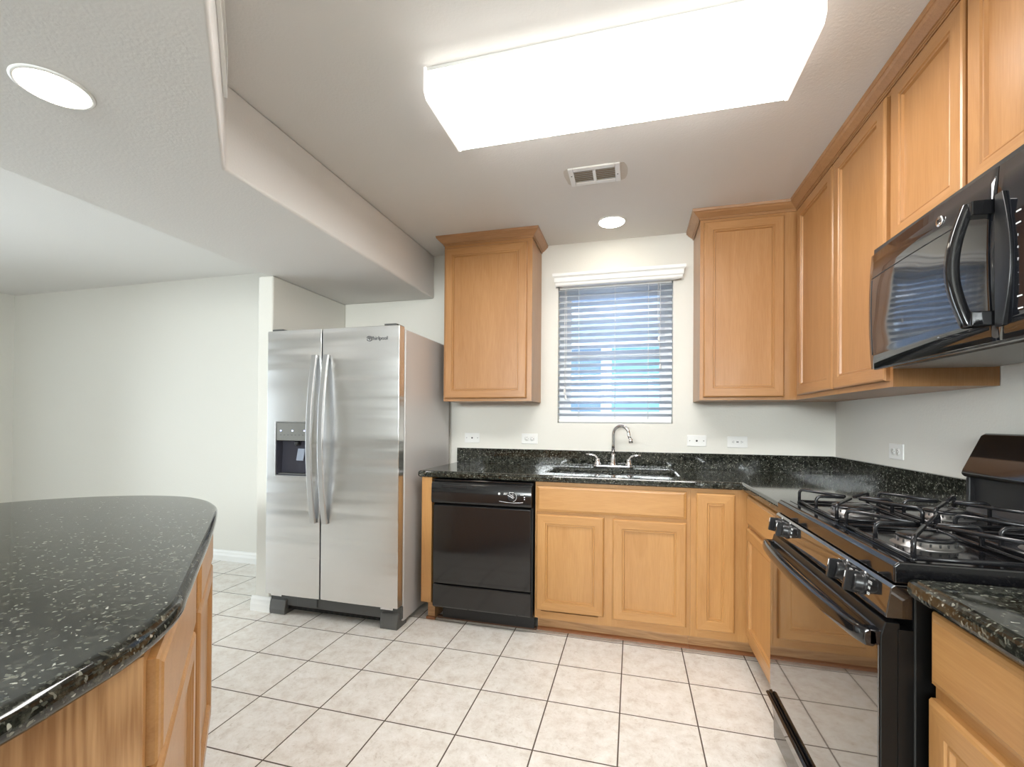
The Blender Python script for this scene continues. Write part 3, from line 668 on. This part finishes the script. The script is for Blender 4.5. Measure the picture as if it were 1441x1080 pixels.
plate('white socket plate with flat face under the corner wall cabinet', 'gfci', (-.541, 0, 1.093), 0)
plate('white double socket plate on the right wall, left of the range', 'duplex', (0, -.660, 1.087), -90)

# ------------------------------------------------------------ dishwasher
dw = thing('dishwasher', 'black built-in dishwasher under the counter beside the refrigerator', 'dishwasher', (-2.338, FY, 0))
Wd = .617
obj('tub', MB().box(.004, Wd-.004, -.002, .57, .095, .862), BLACKP, dw)
obj('top_trim', MB().box(.006, Wd-.006, -.030, .02, .857, .866), BLACKG, dw, bevel=.002)
dp = MB(); dp.prism([(-.002, .722), (-.022, .722), (-.046, .730), (-.050, .745), (-.046, .838), (-.036, .852), (-.002, .852)], .004, Wd-.004, 'x')
cp = obj('control_panel', dp, BLACKDW, dw, bevel=.003, smooth=True)
obj('latch_handle', MB().box(.075, .225, -.053, -.046, .822, .838).box(.26, .34, -.0515, -.046, .828, .836), BLACKP, cp, bevel=.002)
kx, ky, kz = .500, -.0492, .785
kn = obj('cycle_dial', MB().lathe([(.024, ky), (.022, ky-.012), (0, ky-.012)], (kx, 0, kz), 24, 'y'), BLACKP, cp)
pr = MB().tube([(kx-.022, ky-.013, kz+.012), (kx+.012, ky-.013, kz-.006)], .0016, 6).tube([(kx-.012, ky-.013, kz+.018), (kx+.018, ky-.013, kz-.001)], .0014, 6)
pr.tube([(kx+.027*math.cos(a), ky-.0005, kz+.027*math.sin(a)) for a in [math.radians(-75+i*13) for i in range(11)]], .0011, 6)
obj('dial_marks', pr, MARK, kn)
mk = MB().lathe([(.0065, ky), (.0065, ky-.001), (0, ky-.001)], (.425, 0, .800), 16, 'y')
mk.tube([(.425, ky-.0003, .758), (.47, ky-.0003, .753), (.51, ky-.0003, .752), (.545, ky-.0003, .754), (.565, ky-.0003, .757)], .0012, 6)
for (xa, za, wd_) in ((.452, .805, .022), (.450, .798, .018), (.484, .810, .026), (.482, .805, .03), (.548, .799, .02)): mk.box(xa, xa+wd_, ky-.001, ky-.0, za-.0012, za+.0012)
mk.box(.570, .576, ky-.001, ky, .784, .789).box(.570, .576, ky-.001, ky, .772, .777)
obj('printed_marks', mk, MARK, cp)
dd = MB(); dd.prism([(-.002, .249), (-.030, .249), (-.034, .256), (-.036, .45), (-.034, .712), (-.026, .719), (-.002, .719)], .012, Wd-.012, 'x')
obj('door', dd, BLACKDW, dw, bevel=.003, smooth=True)
obj('access_panel', MB().prism([(-.002, .105), (-.024, .105), (-.032, .115), (-.032, .238), (-.026, .243), (-.002, .243)], .010, Wd-.010, 'x'), BLACKDW, dw, bevel=.003, smooth=True)
obj('kick_plate', MB().box(.040, Wd-.006, .055, .070, .012, .103), BLACKP, dw)
obj('floor_strip', MB().box(.002, Wd+.005, .062, .085, 0, .012), plain('dark_wood_strip', (.12, .06, .035), .5), dw)

# ------------------------------------------------------------ refrigerator
FX_, FW = -3.386, .912
rf = thing('refrigerator', 'tall stainless side by side refrigerator in the alcove', 'refrigerator', (FX_, -.725, 0))
obj('body', MB().box(.0, FW, 0, .66, .035, 1.752), SIDEP, rf, bevel=.006)
def fdoor(xa, xb):
    b = MB(); n = 10; base = 0
    z0, z1 = .134, 1.763; ya = -.012; th = .073
    prof = []
    for i in range(n+1):
        t = i/n; prof.append((xa+(xb-xa)*t, -th-.005*(1-(2*t-1)**2)))
    prof = [(xa, ya), ] + prof + [(xb, ya)]
    b.prism(prof[::-1], z0, z1, 'z'); return b
SEAM = .394
fl_ = obj('freezer_door', fdoor(.0, SEAM-.004), BRUSH, rf, smooth=True)
cut = obj('cutter', MB().box(.076, .316, -.2, -.022, .872, 1.198), GREYP, rf)
carve(fl_, cut)
md = fl_.modifiers.new('bevel', 'BEVEL'); md.width = .003; md.segments = 2; md.limit_method = 'ANGLE'; md.angle_limit = math.radians(35); md.harden_normals = True
fr_ = obj('fridge_door', fdoor(SEAM+.004, FW), BRUSH, rf, bevel=.004, smooth=True)
obj('door_gasket', MB().box(.01, FW-.01, -.012, 0, .14, 1.755), GREYP, rf)
for par, hx in ((fl_, SEAM-.040), (fr_, SEAM+.040)):
    h = MB(); n = 24; zt_, zb2 = 1.605, .592
    L_ = []
    for i in range(n+1):
        t = i/n; z = zb2+(zt_-zb2)*t; s = math.sin(math.pi*t); y = -.087-.046*s**.9
        L_.append((y, z))
    wv = .018
    b = MB()
    for (y, z) in L_: b.v += [(hx-wv, y+.006, z), (hx-wv, y-.004, z), (hx-wv+.0025, y-.008, z), (hx+wv-.0025, y-.008, z), (hx+wv, y-.004, z), (hx+wv, y+.006, z)]
    for i in range(n):
        for k in range(6): k2 = (k+1) % 6; b.face([i*6+k, i*6+k2, i*6+6+k2, i*6+6+k], 0, False)
    b.face([0, 1, 2, 3, 4, 5]); b.face([n*6+k for k in range(6)])
    for zz in (zb2+.012, zt_-.012): b.box(hx-.010, hx+.010, -.090, -.074, zz-.012, zz+.012)
    obj('handle', b, HANDLE, par, bevel=.0015)
# dispenser on the freezer door
DX0, DX1, DZ0, DZ1 = .076, .316, .872, 1.198
dy = -.0785
ds = MB(); ds.box(DX0+.001, DX1-.001, dy-.004, dy+.052, 1.085, DZ1-.001)
dsp = obj('dispenser', ds, plain('dispenser_panel_grey', (.27, .27, .255), .35, .6), fl_, bevel=.004)
obj('surround', MB().box(DX0-.006, DX0, dy-.007, dy+.004, DZ0-.006, DZ1+.004).box(DX1, DX1+.006, dy-.007, dy+.004, DZ0-.006, DZ1+.004).box(DX0, DX1, dy-.007, dy+.004, DZ1, DZ1+.005).box(DX0, DX1, dy-.007, dy+.004, DZ0-.006, DZ0), HANDLE, dsp, bevel=.0015)
yb = -.0235
cav = MB(); cz0, cz1 = DZ0+.001, 1.084
cav.prism([(dy+.002, cz0), (dy+.002, cz0+.004), (yb-.012, cz0+.010), (yb-.004, cz1-.03), (yb-.004, cz1), (yb, cz1), (yb, cz0)], DX0+.002, DX1-.002, 'x')
cav.box(DX0+.001, DX0+.003, dy+.002, yb, cz0, cz1).box(DX1-.003, DX1-.001, dy+.002, yb, cz0, cz1)
obj('recess', cav, DISPB, dsp)
obj('paddle', MB().prism([(yb-.012, 1.035), (yb-.020, 1.035), (yb-.036, .965), (yb-.030, .960)], .205, .255, 'x'), PADDLE, dsp, bevel=.002)
obj('spout', MB().lathe([(.018, 1.084), (.016, 1.060), (.009, 1.052), (0, 1.052)], (.205, dy+.03, 0), 20), BLACKP, dsp)
obj('drip_tray', MB().box(DX0+.012, DX1-.012, dy+.003, yb-.015, cz0+.003, cz0+.012), GREYP, dsp)
for xx in (.112, .196, .282): obj('indicator_light', MB().box(xx-.004, xx+.004, dy-.0052, dy-.004, 1.143, 1.149), LEDB, dsp)
bt = MB()
for i in range(7): bt.box(.105+i*.027, .118+i*.027, dy-.0048, dy-.004, 1.118, 1.1215)
obj('button_marks', bt, GREYMARK, dsp)
# badge
bd = MB()
R2 = .014
bd.tube([(.720+R2*1.3*math.cos(a), -.0805, 1.690+R2*math.sin(a)) for a in [math.radians(200+i*18) for i in range(19)]], .0017, 6)
bd.tube([(.706, -.0805, 1.688), (.722, -.0805, 1.699), (.740, -.0805, 1.694)], .0014, 6)
obj('swirl_emblem', bd, GREYMARK, fr_)
text('badge_lettering', 'Whirlpool', .030, GREYMARK, fr_, (.775, -.0795, 1.690), (math.radians(90), 0, 0), .0006)
# base grille, feet, hinges
gr = MB(); gr.box(.0, FW, -.025, .0, .052, .125); obj('base_grille', gr, GREYP, rf, bevel=.004)
sl2 = MB()
for i in range(3): sl2.box(.12, FW-.13, -.020+.002*i, -.004, .030+.008*i, .033+.008*i)
obj('grille_slots', sl2, BLACKP, rf)
obj('filter_cap', MB().box(.20, .345, -.031, -.0245, .062, .118), GREYP, rf, bevel=.003)
for xa in (.012, FW-.125): obj('foot', MB().prism([(-.050, .0), (-.052, .030), (-.040, .085), (-.002, .10), (.06, .06), (.06, 0)], xa, xa+.113, 'x'), plain('grey_foot_plastic', (.11, .112, .108), .45) if xa < .1 else bpy.data.materials['grey_foot_plastic'], rf, bevel=.004)
for xa in (.03, FW-.115): obj('hinge', MB().box(xa, xa+.08, -.062, -.020, .118, .132), CHROME, rf, bevel=.002)
for xa in (.025, FW-.105): obj('hinge_cover', MB().box(xa, xa+.08, -.065, .03, 1.764, 1.776), GREYP, rf, bevel=.004)

# ------------------------------------------------------------ range
RY0, RY1 = -1.2925, -2.0565; RW = RY0-RY1
rg_ = thing('gas_range', 'black freestanding gas range with four burners on the right wall', 'range', (-.655, RY0, 0), -90)
# local: x 0..RW to the viewer's right (towards the camera), y 0 at the body front, +y to the wall
obj('body', MB().box(.002, RW-.002, .022, .625, .045, .888), BODYB, rg_, bevel=.004)
for xa_ in (.002, RW-.03): obj('front_trim', MB().box(xa_, xa_+.028, -.004, .022, .255, .80), BODYB, rg_)
ck = MB(); ck.prism([(-.012, .893), (-.013, .928), (-.004, .937), (.560, .937), (.560, .893)], 0, RW, 'x')
obj('cooktop_rim', ck, BLACKG, rg_, bevel=.004, seg=3, smooth=True)
obj('cooktop_deck', MB().box(.025, RW-.025, .020, .545, .9371, .9385), BLACKG, rg_)
fp = MB(); fp.prism([(.02, .822), (-.026, .822), (-.027, .826), (-.018, .884), (-.011, .890), (.02, .890)], .0, RW, 'x')
fas = obj('control_panel', fp, plain('black_range_fascia', (.009, .008, .008), .06, spec=1.0, coat=1.0), rg_, bevel=.002, smooth=True)
nv = Vector((0, -.078, -.026)).normalized(); nv = Vector((0, -.988, .153))
def onf(x, z, out=0):   # a point on the slanted fascia
    t = (z-.826)/.058; y = -.027+t*.009; return Vector((x, y+nv.y*out, z+nv.z*out))
for x in (.068, .150, .565, .655):
    k_ = MB(); c = onf(x, .856)
    kb = MB(); seg = 24; pr_ = [(.026, 0), (.026, .004), (.022, .006), (.021, .018), (.019, .022), (0, .022)]
    ez = Vector((0, -nv.z, nv.y)); ex = Vector((1, 0, 0))
    for (r, h) in pr_:
        for q in range(seg): a = 2*math.pi*q/seg; p = c+ex*math.cos(a)*r+ez*math.sin(a)*r+nv*h; kb.v.append(tuple(p))
    for i in range(len(pr_)-1):
        for q in range(seg): q2 = (q+1) % seg; kb.face([i*seg+q, i*seg+q2, i*seg+seg+q2, i*seg+seg+q], 0, True)
    # grip bar
    gb = []
    for (sx, sz, hh) in ((-.006, -.024, .010), (.006, -.024, .010), (.006, .024, .010), (-.006, .024, .010), (-.005, -.022, .036), (.005, -.022, .036), (.005, .022, .036), (-.005, .022, .036)): gb.append(tuple(c+ex*sx+ez*sz+nv*hh))
    n0 = len(kb.v); kb.v += gb
    for f_ in ((0, 3, 2, 1), (4, 5, 6, 7), (0, 1, 5, 4), (1, 2, 6, 5), (2, 3, 7, 6), (3, 0, 4, 7)): kb.face([n0+i for i in f_])
    ko = obj('knob', kb, BLACKP, fas, bevel=.0012)
    obj('pointer_mark', MB().tube([tuple(c+ez*-.020+nv*.0362), tuple(c+ez*-.006+nv*.0362)], .0011, 6), MARK, ko)
    pm = MB()
    pm.lathe([(.0035, 0), (.0035, .0006), (0, .0006)], (0, 0, 0), 12)
    rot = Vector((0, 0, 1)).rotation_difference(nv).to_matrix(); pc = onf(x+.006, .8815, .0002)
    pm.v = [tuple(rot @ Vector(v)+pc) for v in pm.v]; obj('burner_dot', pm, MARK, fas)
    ang = math.atan2(-nv.y, nv.z)
    for (dx, zz, tx) in ((.032, .868, 'LITE'), (.032, .856, 'HI'), (-.031, .872, 'OFF'), (.032, .844, 'LO')):
        text('printed_letters', tx, .0085, MARK, fas, tuple(onf(x+dx, zz, .0004)), (ang, 0, 0), .0002)
# oven door
OD0, OD1 = .255, .812
od = MB(); od.prism([(.0, OD0), (-.030, OD0), (-.034, OD0+.006), (-.034, OD1-.030), (-.026, OD1), (.0, OD1)], .004, RW-.004, 'x')
odr = obj('oven_door', od, BODYB, rg_, bevel=.002)
obj('door_glass', MB().box(.006, RW-.006, -.0375, -.034, OD0+.004, OD1-.045), GLASSB, odr, bevel=.0012)
vs = MB()
for i in range(5): vs.box(.05, RW-.05, -.030+.0045*i, -.028+.0045*i, OD1-.018+.0042*i, OD1-.0165+.0042*i+.001)
obj('vent_strip', MB().prism([(-.0342, OD1-.028), (-.0342, OD1-.022), (-.004, OD1+.004), (-.001, OD1+.0)], .03, RW-.03, 'x'), BLACKP, odr)
obj('vent_ribs', vs, plain('dark_metal_ribs', (.10, .09, .08), .3, .7), odr)
# bowed handle bar
hb = MB(); n = 24; secs = []
for i in range(n+1):
    t = i/n; x = .006+(RW-.012)*t; s = math.sin(math.pi*t)**.55
    y = -.050-.026*s; zc = .778
    sec = [(y-.010, zc-.018), (y-.013, zc-.006), (y-.011, zc+.010), (y-.004, zc+.015), (y+.010, zc+.012), (y+.012, zc-.012), (y+.004, zc-.020)]
    secs.append([(x, a, b_) for a, b_ in sec])
for s_ in secs: hb.v += s_
K = 7
for i in range(n):
    for k in range(K): k2 = (k+1) % K; hb.face([i*K+k, i*K+k2, (i+1)*K+k2, (i+1)*K+k], 0, True)
hb.face(list(range(K))); hb.face([n*K+k for k in range(K)])
for xa in (.006, RW-.036): hb.box(xa, xa+.030, -.052, -.030, .762, .792)
obj('handle', hb, BLACKG, odr, bevel=.002)
# storage drawer
dr = MB(); dr.prism([(.0, .075), (-.024, .075), (-.026, .16), (-.034, .205), (-.040, .235), (-.040, .246), (-.020, .250), (0, .250)], .004, RW-.004, 'x')
drw = obj('storage_drawer', dr, BLACKG, rg_, bevel=.002)
obj('drawer_lip', MB().prism([(-.040, .236), (-.052, .240), (-.056, .247), (-.048, .251), (-.040, .248)], .02, RW-.02, 'x'), BLACKG, drw, bevel=.002)
obj('kick_panel', MB().box(.01, RW-.01, .03, .05, .0, .075), BLACKP, rg_)
# burners and grates; local (x along the front, y to the back)
BR = [(.215, .135), (.215, .375), (.600, .125), (.592, .375)]
for (bx_, by) in BR:
    bo = obj('burner', MB().lathe([(.064, .9385), (.062, .9405), (.054, .942), (.052, .952), (.050, .954), (0, .954)], (bx_, by, 0), 32), plain('burner_aluminium', (.30, .29, .28), .35, .9) if 'burner_aluminium' not in bpy.data.materials else bpy.data.materials['burner_aluminium'], rg_)
    obj('burner_cap', MB().lathe([(.050, .954), (.054, .957), (.052, .961), (.042, .963), (0, .9635)], (bx_, by, 0), 32), IRON, bo)
    te = MB()
    for q in range(20):
        a = 2*math.pi*q/20; te.tube([(bx_+.0525*math.cos(a), by+.0525*math.sin(a), .945), (bx_+.0525*math.cos(a), by+.0525*math.sin(a), .9515)], .0022, 5)
    obj('flame_ports', te, DARKHOLE, bo)
def grate(xa, xb, ya, yb, bx_, by):
    g = MB(); r = .0050; zl, zh = .944, .985
    g.tube([(xa, ya, zl), (xb, ya, zl), (xb, yb, zl), (xa, yb, zl)], r, 8, closed=True)
    for (px, py) in ((xa, ya), ((xa+xb)/2, ya), (xb, ya), (xa, yb), ((xa+xb)/2, yb), (xb, yb)):
        d = Vector((bx_-px, by-py, 0)); L_ = d.length; d.normalize()
        e = Vector((px, py, 0))+d*(L_-.022)
        pts = [(px, py, zl), (px, py, zh-.014)]
        for q in range(1, 5):
            a = math.pi/2*q/4; o_ = .014*(1-math.cos(a)); pts.append((px+d.x*o_, py+d.y*o_, zh-.014+.014*math.sin(a)))
        pts.append((e.x, e.y, zh)); g.tube(pts, r, 8)
    for (px, py) in ((xa, ya), (xb, ya), (xb, yb), (xa, yb)): g.lathe([(.006, .9385), (.006, .944), (0, .945)], (px, py, 0), 10)
    return obj('grate', g, IRON, rg_)
for (bx_, by) in BR: grate(bx_-.150, bx_+.150, by-.098 if by < .2 else by-.105, by+.105, bx_, by)
# backguard: stands on two posts above the rear of the deck
bgd = MB(); bgd.prism([(.540, 1.042), (.532, 1.052), (.536, 1.066), (.586, 1.178), (.598, 1.186), (.630, 1.186), (.638, 1.175), (.638, 1.042)], 0, RW, 'x')
bgo = obj('backguard', bgd, BLACKG, rg_, bevel=.006, seg=3, smooth=True)
obj('rear_riser', MB().box(.020, RW-.020, .560, .620, .888, 1.042), BLACKP, rg_)
obj('rear_vent_trim', MB().prism([(.520, .9386), (.520, .946), (.556, .962), (.560, .9386)], .05, RW-.05, 'x'), plain('dark_steel_trim', (.22, .22, .23), .3, .8), rg_)
for xa in (.004, RW-.020): obj('riser_post', MB().box(xa, xa+.016, .545, .62, .937, 1.042), BLACKP, rg_, bevel=.003)
obj('screw', MB().lathe([(.006, 0), (.006, .003), (0, .004)], (.018, .538, .945), 12), CHROME, rg_)
dz = MB(); dz.v = []
for (xa, xb, ta, tb) in ((.25, .52, .25, .8),):
    pa = Vector((0, .536, 1.066)); pb = Vector((0, .586, 1.178)); q = lambda x, t, o_: tuple(Vector((x, 0, 0))+pa.lerp(pb, t)+Vector((0, -.913, .408))*o_)
    dz.quad([q(xa, ta, .0008), q(xb, ta, .0008), q(xb, tb, .0008), q(xa, tb, .0008)])
obj('clock_display', dz, GLASSB, bgo)

# ------------------------------------------------------------ microwave
mw = thing('microwave', 'black over the range microwave with curved handle under the short cabinet', 'microwave', (-.375, -1.2885, 0), -90)
MZ0, MZ1 = 1.405, 1.800; MW_ = .760; MS = .588
mbd = MB().box(.004, MW_-.004, .006, .370, MZ0+.006, 1.8205)
obj('body', mbd, BLACKP, mw)
def curved(xa, xb, za, zb, bow=.012, n=12, y1=.006):
    b = MB(); m2 = 6
    grid = []
    for j in range(m2+1):
        for i in range(n+1):
            x = xa+(xb-xa)*i/n; X = x/MW_; z = za+(zb-za)*j/m2; Zt = (z-MZ0)/(MZ1-MZ0)
            b.v.append((x, -bow*(1-(2*X-1)**2)-.008*(1-(2*Zt-1)**2), z))
    for j in range(m2):
        for i in range(n): q = j*(n+1)+i; b.face([q, q+1, q+n+2, q+n+1], 0, True)
    k0 = len(b.v); rim = [i for i in range(n+1)]+[(j+1)*(n+1)-1 for j in range(1, m2+1)]+[m2*(n+1)+i for i in range(n-1, -1, -1)]+[j*(n+1) for j in range(m2-1, 0, -1)]
    for r_ in rim: v = b.v[r_]; b.v.append((v[0], y1, v[2]))
    for i in range(len(rim)): j = (i+1) % len(rim); b.face([rim[i], rim[j], k0+j, k0+i])
    b.face([k0+i for i in range(len(rim))])
    return b
mdr = obj('door', curved(0, MS-.0012, MZ0, MZ1, n=24), MWG, mw)
mcp = obj('control_panel', curved(MS+.0012, MW_, MZ0, MZ1, n=12), MWG, mw)
def msurf(x, z, o_=0):
    X = x/MW_; Zt = (z-MZ0)/(MZ1-MZ0); return (x, -.012*(1-(2*X-1)**2)-.008*(1-(2*Zt-1)**2)-o_, z)
ln = MB()
P = [(.018, 1.455), (.018, 1.712)] + [(.018+(.742-.018)*i/16, 1.712+.004) for i in range(0, 17)]
ln.tube([msurf(.018, 1.452+.02*i, .0002) for i in range(14)], .0016, 6)
ln.tube([msurf(.018+(MS-.02)*i/18, 1.716, .0002) for i in range(19)], .0016, 6)
obj('door_groove', ln, DARKHOLE, mdr)
# handle: a bowed bar on two arms
hl = MB(); n = 20
ring_ = []
for i in range(n+1):
    t = i/n; z = 1.440+(1.728-1.440)*t; s = math.sin(math.pi*t)
    ring_.append((.562-.012*s, -.050-.026*s, z))
for (x, y, z) in ring_: hl.v += [(x-.013, y+.010, z), (x-.014, y-.006, z), (x-.006, y-.013, z), (x+.006, y-.013, z), (x+.013, y-.006, z), (x+.013, y+.010, z)]
for i in range(n):
    for k in range(6): k2 = (k+1) % 6; hl.face([i*6+k, i*6+k2, i*6+6+k2, i*6+6+k], 0, True)
hl.face(list(range(6))); hl.face([n*6+k for k in range(6)])
for (za, zb) in ((1.440, 1.474), (1.694, 1.728)): hl.box(.553, .5855, -.058, -.012, za, zb)
obj('handle', hl, BLACKG, mdr, bevel=.003, seg=3)
cr_ = [(.5895, 1.435)] + [(.612+.022*math.sin(math.pi*i/10), 1.435+(1.733-1.435)*i/10) for i in range(11)] + [(.5895, 1.733)]
obj('bezel', MB().prism(cr_, -.0185, -.006, 'y'), BLACKP, mcp, bevel=.001)
em = MB(); ex0, ez0 = .395, 1.757
p0 = Vector(msurf(ex0, ez0, .0)); lt = MB().lathe([(.0145, 0.0), (.0145, -.0022), (.0125, -.003), (0, -.003)], tuple(p0), 28, 'y')
obj('emblem', lt, CHROME, mdr)
text('emblem_letters', 'GE', .014, BLACKP, mdr, (ex0, p0.y-.0031, ez0), (math.radians(90), 0, 0), .0003)
kp = []
for r_ in range(9):
    for c_ in range(4):
        x = MS+.060+c_*.028; z = 1.672-r_*.026; s = '0123456789'
        if r_ < 2 or r_ > 6:
            kb = MB().box(x-.006, x+.006, msurf(x, z)[1]-.0006, msurf(x, z)[1]+.0004, z-.0015, z+.0015); kp.append(kb)
        elif c_ < 3: text('key_print', str((r_-2)*3+c_+1) if r_ < 5 else ('.', '0', '.')[c_], .008, MARK, mcp, msurf(x, z, .0006), (math.radians(90), 0, 0), .0002)
kk = MB()
for kb in kp:
    n0 = len(kk.v); kk.v += kb.v
    for f_ in kb.f: kk.face([n0+i for i in f_])
obj('key_marks', kk, MARK, mcp)
obj('vent_underside', MB().box(.03, MW_-.03, .05, .33, MZ0-.002, MZ0+.006), plain('grey_filter_mesh', (.28, .27, .25), .4, .6), mw)
obj('bottom_lip', MB().box(.006, MW_-.006, .006, .02, MZ0-.003, MZ0+.008), BLACKG, mw)

# ------------------------------------------------------------ island
isl = thing('island_cabinet', 'wooden island cabinet with drawers above doors and an oak end panel, at left', 'cabinet', (0, 0, 0))
r2 = math.sqrt(.5)
NX, NY = -1.856, -2.647                       # near corner on the face-frame plane
LEN = 1.170
ux, uy = -r2, r2                               # along the face, away from the camera
# carcass outline seen from above
FXp, FYp = NX+ux*LEN, NY+uy*LEN
poly = [(NX-.0, NY-.0), (FXp, FYp), (FXp-.55*r2, FYp-.55*r2), (-2.75, -3.35), (NX, -3.35)]
poly_in = [(NX-.03, NY-.012), (FXp-.02*r2-.004, FYp-.02*r2+.004-.008), (FXp-.54*r2, FYp-.54*r2-.01), (-2.74, -3.34), (NX-.03, -3.34)]
obj('carcass', MB().prism(poly_in[::-1], .102, .873, 'z'), WD, isl)
toe = [(NX-.10, NY-.04), (FXp-.10, FYp-.10+.03), (FXp-.5*r2, FYp-.5*r2), (-2.70, -3.28), (NX-.10, -3.28)]
obj('toe_board', MB().prism(toe[::-1], 0, .101, 'z'), W_TOE, isl)
obj('end_board', MB().box(NX-.019, NX, -3.345, NY, .102, .8735), W_OAK, isl)
fe = bpy.data.objects.new('front', None)
bpy.data.objects.remove(fe)
def diag(mb):    # local x along the face, y into the cabinet -> world
    out = []
    for (x, y, z) in mb.v: out.append((NX+ux*x-r2*y, NY+uy*x-r2*y, z))
    mb.v = out; return mb
fb = MB()
for a, c in ((0, .040), (.53, .685), (LEN-.04, LEN)): fb.box(a, c, .0, .019, .102, .8735, 0)
for (a, c) in ((.040, .53), (.685, LEN-.04)):
    for z0_, z1_ in ((.102, .142), (.675, .725), (.84, .8735)): fb.box(a, c, 0, .019, z0_, z1_, 1)
obj('face_frame', diag(fb), WD, isl)
for (a, c) in ((.024, .545), (.668, LEN-.018)):
    obj('drawer_front', diag(MB().rings(a, c, .700, .857, DRAWP, 0)), [W_BAH, W_BAH], isl)
    obj('door', diag(MB().rings(a, c, .147, .688, DOORP, 0)), WD, isl)
ip = [(-1.778, -3.30), (-1.780, -3.0), (-1.797, -2.83), (-1.815, -2.745), (-1.842, -2.657), (-1.900, -2.558), (-1.970, -2.483), (-2.060, -2.390), (-2.323, -2.120), (-2.530, -1.918), (-2.620, -1.845), (-2.735, -1.785), (-2.871, -1.757), (-3.045, -1.788), (-3.225, -1.895), (-3.345, -2.06), (-3.43, -2.35), (-3.35, -2.75), (-3.10, -3.15), (-2.75, -3.45), (-2.30, -3.60), (-1.90, -3.55)]
ic = slab_mesh('island_countertop', catmull(ip, 9), [], .874, .914, GRAN, None, bevel=.0175, seg=6, smooth=True)
tag(ic, 'large polished black granite island top with rounded corners, at left', 'countertop')

GROUPS = {'recessed_light': 'round recessed ceiling lights', 'wall_outlet': 'white wall plates above the counters', 'wall_cabinet': 'wooden wall cabinets', 'base_cabinet': 'wooden base cabinets', 'countertop': 'black granite counters'}
for o in list(COL.objects):
    k = o.name.split('.')[0]
    if o.parent is None and k in GROUPS and 'label' in o: o['group'] = GROUPS[k]
